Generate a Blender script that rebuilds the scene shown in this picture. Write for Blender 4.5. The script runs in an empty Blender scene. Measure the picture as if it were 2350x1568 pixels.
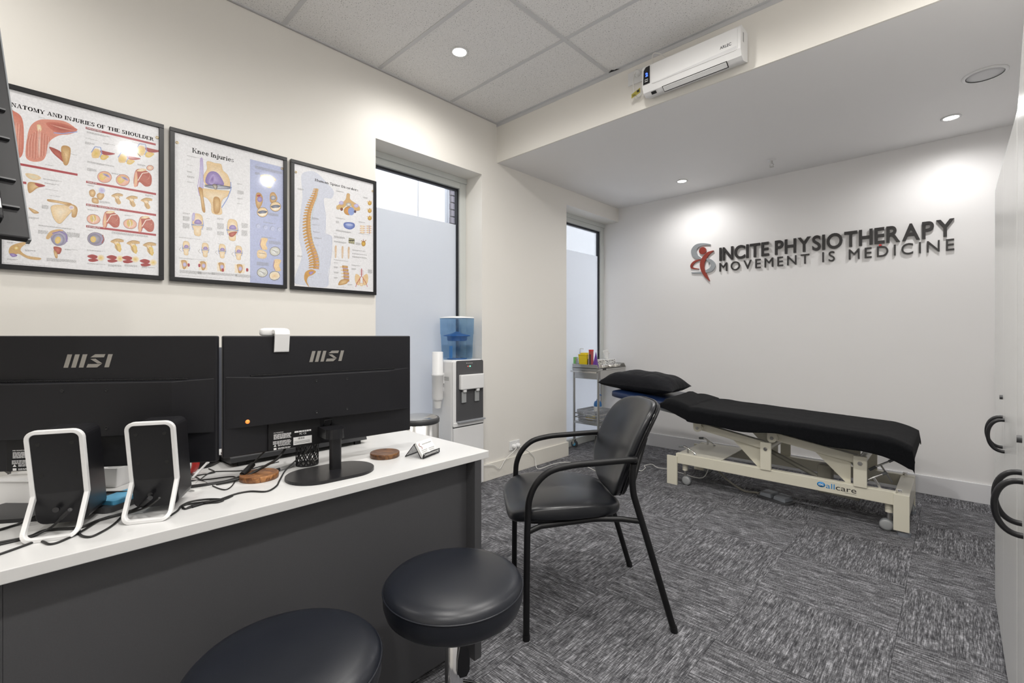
import bpy, math, random
from mathutils import Vector, Matrix, noise
from mathutils.geometry import tessellate_polygon
random.seed(7)
S = bpy.context.scene
COL = S.collection
PI = math.pi

# ------------------------------------------------------------------ camera
FPX, YAW, CAMH, HORY = 1064.0, math.radians(43.65), 1.18, 771.0
cd = bpy.data.cameras.new('camera'); cam = bpy.data.objects.new('camera', cd); COL.objects.link(cam)
cam.location = (0, 0, CAMH); cam.rotation_euler = (PI/2, 0, YAW)
cd.sensor_width = 36.0; cd.lens = 36.0*FPX/2350.0; cd.shift_y = (HORY-784.0)/2350.0
cd.clip_start = 0.02
S.camera = cam

# ------------------------------------------------------------------ world, exposure, lights
S.view_settings.view_transform = 'Standard'; S.view_settings.look = 'None'
S.view_settings.gamma = 1.0; S.view_settings.use_curve_mapping = False
S.view_settings.exposure = 1.40
W = bpy.data.worlds.new('overcast_sky'); S.world = W; W.use_nodes = True
bg = W.node_tree.nodes['Background']; bg.inputs[0].default_value = (0.96, 0.98, 1.0, 1); bg.inputs[1].default_value = 2.1
LAMP_W = 21.0
GRID_Z, SOFFIT_Z = 2.943, 2.622
GRID_LAMPS = [(-2.225, 1.86), (-1.08, 0.66), (-2.225, -0.54), (0.06, 0.66), (-1.08, 1.86), (0.0, -0.6), (0.06, 1.86)]  # first is the visible lamp; the others are added unseen to light the room
SOFFIT_LAMPS = [(-0.015, 4.213), (-1.834, 4.215)]
def lamp(x, y, z, watts, size=0.05, angle=174, col=(1, 0.972, 0.93)):
    l = bpy.data.lights.new('downlight_beam', 'SPOT'); l.energy = watts; l.spot_size = math.radians(angle)
    l.spot_blend = 0.75; l.shadow_soft_size = size; l.color = col
    o = bpy.data.objects.new('downlight_beam', l); COL.objects.link(o); o.location = (x, y, z); return o

# ------------------------------------------------------------------ picture <-> room (calibration of the photograph)
FW = Vector((-math.sin(YAW), math.cos(YAW), 0)); RT = Vector((math.cos(YAW), math.sin(YAW), 0)); UP = Vector((0, 0, 1))
CAMP = Vector((0, 0, CAMH))
def ray(px, py): return FW + RT*((px-1175.0)/FPX) + UP*((HORY-py)/FPX)
def at(px, py, axis, v):
    d = ray(px, py); return CAMP + d*((v-CAMP[axis])/d[axis])
DESK_Z = 0.752
def dpt(px, py, h=0.0): return at(px, py, 2, DESK_Z+h)
def fpt(px, py, h=0.0): return at(px, py, 2, h)

# ------------------------------------------------------------------ materials
MATS = {}
def mat(name, col=(0.8, 0.8, 0.8), rough=0.5, metal=0.0, spec=0.5, bump=0.0, bscale=200.0, var=0.0, vscale=8.0, trans=0.0, coat=0.0, emit=None, estr=0.0, alpha=1.0, sheen=0.0, bdist=0.001):
    if name in MATS: return MATS[name]
    m = bpy.data.materials.new(name); m.use_nodes = True; nt = m.node_tree; b = nt.nodes['Principled BSDF']
    b.inputs['Base Color'].default_value = (*col, 1); b.inputs['Roughness'].default_value = rough
    b.inputs['Metallic'].default_value = metal; b.inputs['Specular IOR Level'].default_value = spec
    b.inputs['Transmission Weight'].default_value = trans; b.inputs['Coat Weight'].default_value = coat
    b.inputs['Alpha'].default_value = alpha; b.inputs['Sheen Weight'].default_value = sheen
    if emit: b.inputs['Emission Color'].default_value = (*emit, 1); b.inputs['Emission Strength'].default_value = estr
    tc = nt.nodes.new('ShaderNodeTexCoord')
    if var > 0:
        n = nt.nodes.new('ShaderNodeTexNoise'); n.inputs['Scale'].default_value = vscale; n.inputs['Detail'].default_value = 4
        nt.links.new(tc.outputs['Object'], n.inputs['Vector'])
        mx = nt.nodes.new('ShaderNodeMix'); mx.data_type = 'RGBA'
        mx.inputs[6].default_value = (*[c*(1-var) for c in col], 1); mx.inputs[7].default_value = (*[min(1, c*(1+var)) for c in col], 1)
        nt.links.new(n.outputs['Fac'], mx.inputs[0]); nt.links.new(mx.outputs[2], b.inputs['Base Color'])
    if bump > 0:
        n2 = nt.nodes.new('ShaderNodeTexNoise'); n2.inputs['Scale'].default_value = bscale; n2.inputs['Detail'].default_value = 3
        nt.links.new(tc.outputs['Object'], n2.inputs['Vector'])
        bp = nt.nodes.new('ShaderNodeBump'); bp.inputs['Strength'].default_value = bump; bp.inputs['Distance'].default_value = bdist
        nt.links.new(n2.outputs['Fac'], bp.inputs['Height']); nt.links.new(bp.outputs['Normal'], b.inputs['Normal'])
    MATS[name] = m; return m

mat('cream_paint', (0.83, 0.805, 0.755), 0.45, spec=0.35, bump=0.06, bscale=90, var=0.012, vscale=2)
mat('white_paint', (0.82, 0.81, 0.805), 0.42, spec=0.4, bump=0.06, bscale=90, var=0.012, vscale=2)
mat('soffit_paint', (0.86, 0.85, 0.845), 0.6, bump=0.05, bscale=90, var=0.01, vscale=2)
mat('trim_gloss', (0.82, 0.79, 0.72), 0.3, var=0.01); mat('trim_white', (0.78, 0.78, 0.80), 0.3, var=0.01)
mat('grid_metal', (0.62, 0.62, 0.63), 0.4, var=0.02); mat('void_black', (0.012, 0.012, 0.012), 0.9, var=0.1)
mat('window_frame', (0.60, 0.62, 0.60), 0.35, var=0.02); mat('gasket', (0.012, 0.013, 0.018), 0.5, var=0.1)
mat('desk_white', (0.69, 0.69, 0.685), 0.32, bump=0.03, bscale=300, var=0.008)
mat('desk_dark', (0.068, 0.068, 0.073), 0.55, bump=0.15, bscale=900, var=0.12, vscale=400)
mat('black_plastic', (0.008, 0.008, 0.0095), 0.5, spec=0.35, bump=0.1, bscale=1500, var=0.1, vscale=60)
mat('mon_plastic', (0.0085, 0.0085, 0.011), 0.48, spec=0.32, bump=0.12, bscale=1800, var=0.15, vscale=500)
mat('mon_dark', (0.007, 0.007, 0.008), 0.5, spec=0.3, bump=0.1, bscale=1500, var=0.1, vscale=60)
mat('black_gloss', (0.010, 0.010, 0.012), 0.12, var=0.1)
mat('logo_grey', (0.30, 0.285, 0.26), 0.35, metal=0.3, var=0.03); mat('print_white', (0.75, 0.75, 0.75), 0.5, var=0.02)
mat('print_grey', (0.35, 0.35, 0.35), 0.5, var=0.02); mat('print_black', (0.012, 0.012, 0.013), 0.5, var=0.05)
mat('white_plastic', (0.80, 0.80, 0.80), 0.32, var=0.01); mat('white_gloss', (0.83, 0.83, 0.83), 0.18, coat=0.3, var=0.01)
mat('satin_black', (0.011, 0.011, 0.013), 0.34, spec=0.4, var=0.08); mat('leather_black', (0.0085, 0.0105, 0.0165), 0.34, spec=0.55, bump=0.25, bscale=700, var=0.12, vscale=5, bdist=0.0006)
mat('vinyl_black', (0.0095, 0.0105, 0.0135), 0.30, spec=0.5, bump=0.08, bscale=500, var=0.1, vscale=4)
mat('tube_black', (0.006, 0.006, 0.007), 0.40, spec=0.35, bump=0.06, bscale=900, var=0.1)
mat('chrome', (0.75, 0.75, 0.76), 0.08, metal=1.0, var=0.02); mat('steel', (0.56, 0.555, 0.54), 0.28, metal=1.0, bump=0.05, bscale=400, var=0.05)
mat('steel_bright', (0.74, 0.72, 0.68), 0.22, metal=1.0, var=0.03)
mat('bed_cream', (0.72, 0.69, 0.575), 0.3, coat=0.15, var=0.02); mat('vinyl_navy', (0.008, 0.020, 0.065), 0.28, spec=0.55, bump=0.08, bscale=500, var=0.08)
mat('towel_black', (0.0065, 0.007, 0.0085), 0.95, spec=0.06, bump=1.0, bscale=380, var=0.85, vscale=330, sheen=0.06, bdist=0.004)
mat('pillow_black', (0.008, 0.0085, 0.011), 0.7, spec=0.15, bump=0.25, bscale=22, var=0.15, vscale=6, sheen=0.03, bdist=0.02)
mat('rubber_grey', (0.16, 0.17, 0.18), 0.5, var=0.04); mat('wheel_grey', (0.33, 0.34, 0.345), 0.4, var=0.04)
mat('pedal_grey', (0.20, 0.215, 0.24), 0.45, var=0.04); mat('motor_grey', (0.26, 0.25, 0.21), 0.5, var=0.04)
mat('cord_beige', (0.36, 0.34, 0.29), 0.5, var=0.03); mat('cord_white', (0.78, 0.77, 0.74), 0.4, var=0.02); mat('cord_black', (0.012, 0.012, 0.012), 0.45, var=0.1)
mat('cab_white', (0.70, 0.70, 0.69), 0.25, spec=0.6, bump=0.03, bscale=60, var=0.012); mat('red_plastic', (0.62, 0.025, 0.022), 0.35, var=0.05)
mat('cyan_plastic', (0.10, 0.42, 0.68), 0.4, var=0.05); mat('blue_plastic', (0.03, 0.16, 0.42), 0.3, var=0.05)
mat('yellow_plastic', (0.80, 0.60, 0.01), 0.35, var=0.04); mat('green_card', (0.22, 0.55, 0.20), 0.5, var=0.04)
mat('purple_card', (0.13, 0.035, 0.30), 0.45, var=0.04); mat('red_card', (0.42, 0.07, 0.06), 0.45, var=0.06)
mat('card_white', (0.80, 0.80, 0.79), 0.6, var=0.01); mat('grey_plastic', (0.33, 0.345, 0.37), 0.45, var=0.04)
mat('dark_grey_plastic', (0.055, 0.056, 0.06), 0.4, var=0.06); mat('sign_black', (0.022, 0.020, 0.020), 0.4, var=0.08)
mat('sign_red', (0.30, 0.05, 0.035), 0.3, metal=0.25, var=0.15, vscale=20); mat('sign_silver', (0.40, 0.43, 0.46), 0.25, metal=0.6, var=0.12, vscale=20)
mat('brass', (0.70, 0.52, 0.22), 0.25, metal=1.0, var=0.05); mat('tag_yellow', (0.42, 0.36, 0.06), 0.5, var=0.08)
mat('decal_blue', (0.02, 0.25, 0.60), 0.4, var=0.02)
mat('lamp_glow', (1, 1, 1), 0.5, emit=(1, 0.975, 0.93), estr=9.0)
mat('cooler_grey', (0.085, 0.085, 0.09), 0.4, var=0.05)
mat('led_blue', (0.02, 0.05, 0.9), 0.5, emit=(0.03, 0.08, 1.0), estr=2.0); mat('led_green', (0.05, 0.9, 0.3), 0.5, emit=(0.1, 1.0, 0.4), estr=2.0)
mat('led_red', (0.9, 0.05, 0.05), 0.5, emit=(1.0, 0.1, 0.08), estr=0.8); mat('led_orange', (0.9, 0.25, 0.05), 0.5, emit=(1.0, 0.20, 0.03), estr=0.45)
mat('office_fabric', (0.055, 0.06, 0.075), 0.8, bump=0.3, bscale=500, var=0.1, vscale=200)
mat('facade_white', (0.60, 0.60, 0.635), 0.8, var=0.02, vscale=2); mat('facade_brick', (0.11, 0.10, 0.12), 0.85, var=0.25, vscale=9); mat('facade_grey', (0.40, 0.41, 0.45), 0.7, var=0.05)

def tree(name):
    m = bpy.data.materials.new(name); m.use_nodes = True; MATS[name] = m
    return m.node_tree, m.node_tree.nodes, m.node_tree.links, m.node_tree.nodes['Principled BSDF']
def ramp(N, stops):
    r = N.new('ShaderNodeValToRGB'); e = r.color_ramp.elements
    while len(e) < len(stops): e.new(0.5)
    for i, (p, c) in enumerate(stops): e[i].position = p; e[i].color = (*c, 1)
    return r
def carpet(name, turned):
    nt, N, L, b = tree(name); b.inputs['Roughness'].default_value = 0.95; b.inputs['Specular IOR Level'].default_value = 0.1
    tc = N.new('ShaderNodeTexCoord'); oi = N.new('ShaderNodeObjectInfo')
    off = N.new('ShaderNodeVectorMath'); off.operation = 'SCALE'; off.inputs[0].default_value = (37, 53, 0); L.new(oi.outputs['Random'], off.inputs['Scale'])
    add = N.new('ShaderNodeVectorMath'); add.operation = 'ADD'; L.new(tc.outputs['Object'], add.inputs[0]); L.new(off.outputs[0], add.inputs[1])
    def nz(sx, sy, detail=2.0):
        mp = N.new('ShaderNodeMapping'); mp.inputs['Scale'].default_value = (sy, sx, 1) if turned else (sx, sy, 1)
        L.new(add.outputs[0], mp.inputs[0]); n = N.new('ShaderNodeTexNoise'); n.inputs['Scale'].default_value = 1; n.inputs['Detail'].default_value = detail
        L.new(mp.outputs[0], n.inputs['Vector']); return n.outputs['Fac']
    def mth(op, a, b_, v=None):
        m = N.new('ShaderNodeMath'); m.operation = op; L.new(a, m.inputs[0])
        if v is not None: m.inputs[1].default_value = v
        else: L.new(b_, m.inputs[1])
        return m.outputs[0]
    fine = nz(260, 24, 2.0); cross = nz(40, 300, 2.0); broad = nz(16, 12, 2.0); pile = nz(700, 700, 1.0); band = nz(95, 6, 1.0)
    s = mth('ADD', mth('MULTIPLY', fine, None, 1.0), mth('MULTIPLY', cross, None, 0.58))
    s = mth('ADD', s, mth('MULTIPLY', broad, None, 0.27)); s = mth('ADD', s, mth('MULTIPLY', pile, None, 0.5)); s = mth('ADD', s, mth('MULTIPLY', band, None, 0.57))
    s = mth('MULTIPLY', s, None, 1/2.92)
    r = ramp(N, [(0.37, (0.032, 0.032, 0.036)), (0.465, (0.082, 0.082, 0.089)), (0.53, (0.185, 0.186, 0.198)), (0.61, (0.47, 0.47, 0.50))])
    L.new(s, r.inputs[0]); L.new(r.outputs[0], b.inputs['Base Color'])
    bp = N.new('ShaderNodeBump'); bp.inputs['Strength'].default_value = 0.5; bp.inputs['Distance'].default_value = 0.003; L.new(s, bp.inputs['Height']); L.new(bp.outputs[0], b.inputs['Normal'])
carpet('carpet', False); carpet('carpet_turned', True)
def ceiling_tile_mat():
    nt, N, L, b = tree('mineral_tile'); b.inputs['Roughness'].default_value = 0.9
    tc = N.new('ShaderNodeTexCoord'); oi = N.new('ShaderNodeObjectInfo')
    add = N.new('ShaderNodeVectorMath'); add.operation = 'ADD'; L.new(tc.outputs['Object'], add.inputs[0]); L.new(oi.outputs['Location'], add.inputs[1])
    n = N.new('ShaderNodeTexNoise'); n.inputs['Scale'].default_value = 150; n.inputs['Detail'].default_value = 1.0; L.new(add.outputs[0], n.inputs['Vector'])
    n2 = N.new('ShaderNodeTexNoise'); n2.inputs['Scale'].default_value = 220; n2.inputs['Detail'].default_value = 2; L.new(add.outputs[0], n2.inputs['Vector'])
    r = ramp(N, [(0.0, (0.88, 0.87, 0.86)), (0.655, (0.88, 0.87, 0.86)), (0.70, (0.34, 0.335, 0.33)), (1, (0.20, 0.2, 0.2))])
    L.new(n.outputs['Fac'], r.inputs[0])
    r2 = ramp(N, [(0.36, (0.89, 0.89, 0.89)), (0.56, (1, 1, 1))]); L.new(n2.outputs['Fac'], r2.inputs[0])
    mx = N.new('ShaderNodeMix'); mx.data_type = 'RGBA'; mx.blend_type = 'MULTIPLY'; mx.inputs[0].default_value = 1
    L.new(r.outputs[0], mx.inputs[6]); L.new(r2.outputs[0], mx.inputs[7]); L.new(mx.outputs[2], b.inputs['Base Color'])
ceiling_tile_mat()
def wood_mat(nm, k):
    nt, N, L, b = tree(nm); b.inputs['Roughness'].default_value = 0.42
    tc = N.new('ShaderNodeTexCoord'); mp = N.new('ShaderNodeMapping'); mp.inputs['Scale'].default_value = (14, 60, 20); L.new(tc.outputs['Object'], mp.inputs[0])
    w = N.new('ShaderNodeTexNoise'); w.inputs['Scale'].default_value = 1.6; w.inputs['Detail'].default_value = 6; w.inputs['Distortion'].default_value = 1.4; L.new(mp.outputs[0], w.inputs['Vector'])
    r = ramp(N, [(0.3, (0.05*k, 0.018*k, 0.007*k)), (0.46, (0.22*k, 0.085*k, 0.027*k)), (0.62, (0.42*k, 0.19*k, 0.065*k))]); L.new(w.outputs['Fac'], r.inputs[0]); L.new(r.outputs[0], b.inputs['Base Color'])
wood_mat('grained_wood', 1.0); wood_mat('dark_wood', 0.5)
def frosted_mat():
    nt, N, L, b = tree('frosted_film'); N.remove(b); out = N['Material Output']
    t = N.new('ShaderNodeBsdfTranslucent'); t.inputs[0].default_value = (0.95, 0.95, 0.955, 1)
    d = N.new('ShaderNodeBsdfDiffuse'); d.inputs[0].default_value = (0.75, 0.78, 0.82, 1)
    g = N.new('ShaderNodeBsdfGlossy'); g.inputs['Roughness'].default_value = 0.35
    m = N.new('ShaderNodeMixShader'); m.inputs[0].default_value = 0.22; L.new(t.outputs[0], m.inputs[1]); L.new(d.outputs[0], m.inputs[2])
    m2 = N.new('ShaderNodeMixShader'); m2.inputs[0].default_value = 0.04; L.new(m.outputs[0], m2.inputs[1]); L.new(g.outputs[0], m2.inputs[2]); L.new(m2.outputs[0], out.inputs[0])
frosted_mat()
def thin_glass(name, col, refl, rough=0.02):
    nt, N, L, b = tree(name); N.remove(b); out = N['Material Output']
    t = N.new('ShaderNodeBsdfTransparent'); t.inputs[0].default_value = (*col, 1)
    g = N.new('ShaderNodeBsdfGlossy'); g.inputs['Roughness'].default_value = rough
    fr = N.new('ShaderNodeFresnel'); fr.inputs[0].default_value = 1.45
    mu = N.new('ShaderNodeMath'); mu.operation = 'MULTIPLY'; mu.inputs[1].default_value = refl; L.new(fr.outputs[0], mu.inputs[0])
    m = N.new('ShaderNodeMixShader'); L.new(mu.outputs[0], m.inputs[0]); L.new(t.outputs[0], m.inputs[1]); L.new(g.outputs[0], m.inputs[2]); L.new(m.outputs[0], out.inputs[0])
thin_glass('clear_glass', (0.95, 0.97, 0.98), 0.8); thin_glass('tank_water', (0.93, 0.97, 1.0), 0.15); thin_glass('clear_plastic', (0.86, 0.89, 0.90), 1.0, 0.08)
def blue_bottle():
    nt, N, L, b = tree('blue_tank'); N.remove(b); out = N['Material Output']
    t = N.new('ShaderNodeBsdfTransparent'); t.inputs[0].default_value = (0.84, 0.93, 0.995, 1)
    d = N.new('ShaderNodeBsdfTranslucent'); d.inputs[0].default_value = (0.40, 0.66, 0.95, 1)
    g = N.new('ShaderNodeBsdfGlossy'); g.inputs['Roughness'].default_value = 0.1
    m = N.new('ShaderNodeMixShader'); m.inputs[0].default_value = 0.12; L.new(t.outputs[0], m.inputs[1]); L.new(d.outputs[0], m.inputs[2])
    m2 = N.new('ShaderNodeMixShader'); m2.inputs[0].default_value = 0.06; L.new(m.outputs[0], m2.inputs[1]); L.new(g.outputs[0], m2.inputs[2]); L.new(m2.outputs[0], out.inputs[0])
blue_bottle()
def print_mat(name, rough, coat):
    nt, N, L, b = tree(name); b.inputs['Roughness'].default_value = rough; b.inputs['Coat Weight'].default_value = coat; b.inputs['Coat Roughness'].default_value = 0.06
    a = N.new('ShaderNodeAttribute'); a.attribute_name = 'Ink'; L.new(a.outputs['Color'], b.inputs['Base Color'])
    # ink mottling
    tc = N.new('ShaderNodeTexCoord'); n = N.new('ShaderNodeTexNoise'); n.inputs['Scale'].default_value = 160; n.inputs['Detail'].default_value = 4; L.new(tc.outputs['Object'], n.inputs['Vector'])
    r = ramp(N, [(0.3, (0.86, 0.86, 0.86)), (0.7, (1, 1, 1))]); L.new(n.outputs['Fac'], r.inputs[0])
    mx = N.new('ShaderNodeMix'); mx.data_type = 'RGBA'; mx.blend_type = 'MULTIPLY'; mx.inputs[0].default_value = 1
    L.new(a.outputs['Color'], mx.inputs[6]); L.new(r.outputs[0], mx.inputs[7]); L.new(mx.outputs[2], b.inputs['Base Color'])
print_mat('poster_ink', 0.35, 0.9); print_mat('plain_ink', 0.5, 0.0)

# ------------------------------------------------------------------ mesh builder
def frame_for(d):
    d = d.normalized(); a = Vector((0, 0, 1)) if abs(d.z) < 0.95 else Vector((1, 0, 0))
    u = a.cross(d).normalized(); return u, d.cross(u).normalized()
class MB:
    def __init__(s): s.v = []; s.f = []; s.sm = []; s.c = {}
    def add(s, vs, fs, smooth=False):
        o = len(s.v); s.v += [Vector(p) for p in vs]; s.f += [tuple(i+o for i in f) for f in fs]; s.sm += [smooth]*len(fs); return s
    def box(s, lo, hi, M=None):
        x0, x1 = sorted((lo[0], hi[0])); y0, y1 = sorted((lo[1], hi[1])); z0, z1 = sorted((lo[2], hi[2]))
        vs = [Vector(p) for p in ((x0,y0,z0),(x1,y0,z0),(x1,y1,z0),(x0,y1,z0),(x0,y0,z1),(x1,y0,z1),(x1,y1,z1),(x0,y1,z1))]
        if M: vs = [M @ p for p in vs]
        return s.add(vs, [(3,2,1,0),(4,5,6,7),(0,1,5,4),(1,2,6,5),(2,3,7,6),(3,0,4,7)])
    def beam(s, p0, p1, w, h, up=None):
        p0 = Vector(p0); p1 = Vector(p1); d = (p1-p0).normalized()
        if up is None: a, b = frame_for(d)
        else:
            b = Vector(up); a = b.cross(d).normalized(); b = d.cross(a).normalized()
        vs = [p+a*(w/2*i)+b*(h/2*j) for p in (p0, p1) for i, j in ((-1,-1),(1,-1),(1,1),(-1,1))]
        return s.add(vs, [(3,2,1,0),(4,5,6,7),(0,1,5,4),(1,2,6,5),(2,3,7,6),(3,0,4,7)])
    def tube(s, pts, r, n=8, closed=False, caps=True):
        pts = [Vector(p) for p in pts]; m = len(pts); rs = r if isinstance(r, (list, tuple)) else [r]*m
        rings = []; pu = None
        for i, p in enumerate(pts):
            if closed: d = pts[(i+1) % m]-pts[i-1]
            else: d = pts[min(i+1, m-1)]-pts[max(i-1, 0)]
            d = d.normalized()
            if pu is None: u, w = frame_for(d)
            else:
                u = pu - d*pu.dot(d); u = u.normalized() if u.length > 1e-6 else frame_for(d)[0]; w = d.cross(u)
            pu = u; rings.append([p+(u*math.cos(2*PI*k/n)+w*math.sin(2*PI*k/n))*rs[i] for k in range(n)])
        vs = [q for g in rings for q in g]; fs = []
        for i in range(m if closed else m-1):
            j = (i+1) % m
            for k in range(n): fs.append((i*n+k, i*n+(k+1) % n, j*n+(k+1) % n, j*n+k))
        s.add(vs, fs, True)
        if caps and not closed:
            s.add(rings[0], [tuple(range(n))[::-1]]); s.add(rings[-1], [tuple(range(n))])
        return s
    def lathe(s, prof, n=24, o=(0, 0, 0), M=None, smooth=True):
        o = Vector(o); vs = []; fs = []
        for r, z in prof:
            for k in range(n):
                p = Vector((r*math.cos(2*PI*k/n), r*math.sin(2*PI*k/n), z)); vs.append((M @ p if M else p)+o)
        for i in range(len(prof)-1):
            for k in range(n): fs.append((i*n+k, i*n+(k+1) % n, (i+1)*n+(k+1) % n, (i+1)*n+k))
        s.add(vs, fs, smooth)
        if abs(prof[0][0]-prof[-1][0]) < 1e-4: return s
        if prof[0][0] > 1e-5: s.add(vs[:n], [tuple(range(n))[::-1]])
        if prof[-1][0] > 1e-5: s.add(vs[-n:], [tuple(range(n))])
        return s
    def cyl(s, p0, p1, r, n=16, r2=None):
        p0 = Vector(p0); p1 = Vector(p1); u, w = frame_for(p1-p0); r2 = r if r2 is None else r2
        a = [p0+(u*math.cos(2*PI*k/n)+w*math.sin(2*PI*k/n))*r for k in range(n)]; b = [p1+(u*math.cos(2*PI*k/n)+w*math.sin(2*PI*k/n))*r2 for k in range(n)]
        s.add(a+b, [(k, (k+1) % n, n+(k+1) % n, n+k) for k in range(n)], True); s.add(a, [tuple(range(n))[::-1]]); s.add(b, [tuple(range(n))]); return s
    def prism(s, poly, o, u, v, d):
        """poly in the (u,v) plane at o, pushed along vector d"""
        o = Vector(o); u = Vector(u); v = Vector(v); d = Vector(d); n = len(poly)
        a = [o+u*p[0]+v*p[1] for p in poly]; b = [p+d for p in a]
        s.add(a, [tuple(range(n))[::-1]]); s.add(b, [tuple(range(n))]); s.add(a+b, [(k, (k+1) % n, n+(k+1) % n, n+k) for k in range(n)]); return s
    def sup(s, a, b, c, e1=0.4, e2=0.4, nu=32, nv=16, o=(0, 0, 0), M=None, fn=None):
        def sg(x, e): return math.copysign(abs(x)**e, x)
        vs = []; fs = []; o = Vector(o)
        for j in range(nv+1):
            ph = -PI/2+PI*j/nv
            for i in range(nu):
                th = 2*PI*i/nu
                p = Vector((a*sg(math.cos(ph), e1)*sg(math.cos(th), e2), b*sg(math.cos(ph), e1)*sg(math.sin(th), e2), c*sg(math.sin(ph), e1)))
                if fn: p = Vector(fn(p))
                if M: p = M @ p
                vs.append(p+o)
        for j in range(nv):
            for i in range(nu): fs.append((j*nu+i, j*nu+(i+1) % nu, (j+1)*nu+(i+1) % nu, (j+1)*nu+i))
        return s.add(vs, fs, True)
    def rbox(s, lo, hi, r=0.01, M=None, e=0.25):
        lo = Vector(lo); hi = Vector(hi); c = (lo+hi)/2; h = (hi-lo)/2
        return s.sup(h.x, h.y, h.z, e, e, 32, 16, o=c if not M else (0, 0, 0), M=(M @ Matrix.Translation(c)) if M else None)
    def build(s, name, m, parent=None, world=False, bevel=0.0, seg=2, auto=False):
        me = bpy.data.meshes.new(name); vs = s.v
        if world and parent is not None:
            inv = parent.matrix_basis.inverted() if parent.parent is None else (parent.parent.matrix_basis @ parent.matrix_basis).inverted()
            vs = [inv @ p for p in vs]
        me.from_pydata([tuple(p) for p in vs], [], s.f)
        me.polygons.foreach_set('use_smooth', s.sm); me.materials.append(MATS[m]); me.update()
        o = bpy.data.objects.new(name, me); COL.objects.link(o)
        if parent is not None: o.parent = parent
        if bevel > 0:
            b = o.modifiers.new('edge', 'BEVEL'); b.width = bevel; b.segments = seg; b.limit_method = 'ANGLE'; b.angle_limit = math.radians(40)
        return o
def part(name, m, parent, fn, **k):
    b = MB(); fn(b); return b.build(name, m, parent, **k)
def tag(o, label=None, cat=None, group=None, kind=None):
    if label: o['label'] = label
    if cat: o['category'] = cat
    if group: o['group'] = group
    if kind: o['kind'] = kind
    return o
def thing(name, label, cat, loc=(0, 0, 0), rz=0.0, group=None):
    o = bpy.data.objects.new(name, None); COL.objects.link(o); o.location = loc; o.rotation_euler = (0, 0, rz); o.empty_display_size = 0.05
    o.matrix_basis = Matrix.Translation(Vector(loc)) @ Matrix.Rotation(rz, 4, 'Z')
    return tag(o, label, cat, group)
def one(name, label, cat, m, fn, loc=(0, 0, 0), rz=0.0, group=None, **k):
    b = MB(); fn(b); o = b.build(name, m, None, **k)
    o.matrix_basis = Matrix.Translation(Vector(loc)) @ Matrix.Rotation(rz, 4, 'Z'); return tag(o, label, cat, group)
def struct(name, m, fn, parent=None, **k):
    o = part(name, m, parent, fn, **k)
    if parent is None: o['kind'] = 'structure'
    return o
def share(src, name, parent, loc, rz=0.0):
    o = bpy.data.objects.new(name, src.data); COL.objects.link(o); o.parent = parent; o.location = loc; o.rotation_euler = (0, 0, rz)
    for md in src.modifiers:
        n = o.modifiers.new(md.name, md.type); n.width = md.width; n.segments = md.segments; n.limit_method = md.limit_method; n.angle_limit = md.angle_limit
    return o
def spline(pts, n=6):
    """Catmull-Rom through points"""
    P = [Vector(p) for p in pts]; out = []
    for i in range(len(P)-1):
        a = P[max(i-1, 0)]; b = P[i]; c = P[i+1]; d = P[min(i+2, len(P)-1)]
        for k in range(n):
            t = k/n; out.append(0.5*((2*b)+(c-a)*t+(2*a-5*b+4*c-d)*t*t+(3*b-a-3*c+d)*t**3))
    out.append(P[-1]); return out
def rrect(w, h, r, n=5, cx=0.0, cy=0.0):
    pts = []
    for sx, sy, a0 in ((1, -1, -PI/2), (1, 1, 0), (-1, 1, PI/2), (-1, -1, PI)):
        for k in range(n+1):
            a = a0+PI/2*k/n; pts.append((cx+sx*(w/2-r)+r*math.cos(a), cy+sy*(h/2-r)+r*math.sin(a)))
    return pts
def text_mesh(txt, offset=0.0, depth=0.0, res=4):
    c = bpy.data.curves.new('tmp', 'FONT'); c.body = txt; c.offset = offset; c.extrude = depth; c.resolution_u = res; c.size = 1.0
    o = bpy.data.objects.new('tmp', c); COL.objects.link(o); dg = bpy.context.evaluated_depsgraph_get(); dg.update()
    me = bpy.data.meshes.new_from_object(o.evaluated_get(dg)); bpy.data.objects.remove(o); bpy.data.curves.remove(c); return me
_TC = {}
def text_into(b, txt, o, u, v, nrm, height, depth, offset=0.0, stretch=1.0, track=0.0, width=None):
    """lettering of cap height `height` placed at o along u, up v, thickness along nrm"""
    key = (txt, offset)
    if key not in _TC:
        me = text_mesh(txt, offset, 0.5); _TC[key] = ([tuple(p.co) for p in me.vertices], [tuple(p.vertices) for p in me.polygons]); bpy.data.meshes.remove(me)
    vs, fs = _TC[key]; xs = [p[0] for p in vs]; k = height/0.69
    kx = k*stretch if width is None else width/(max(xs)-min(xs))
    o = Vector(o); u = Vector(u); v = Vector(v); nrm = Vector(nrm)
    b.add([o+u*((p[0]-min(xs))*kx)+v*(p[1]*k)+nrm*((p[2]+0.5)*depth) for p in vs], fs)
    return (max(xs)-min(xs))*kx
# ================================================================== THE SETTING
XL, XR, YB, YR, YK = -2.76, 0.62, 4.648, -1.45, 2.709      # left wall, right wall, back wall, rear wall, bulkhead face
WIN_TOP = 2.484; WIN = [(1.591, 2.541), (3.669, YB)]; XF = -2.953   # window openings (y range), inner face of the frames
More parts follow.
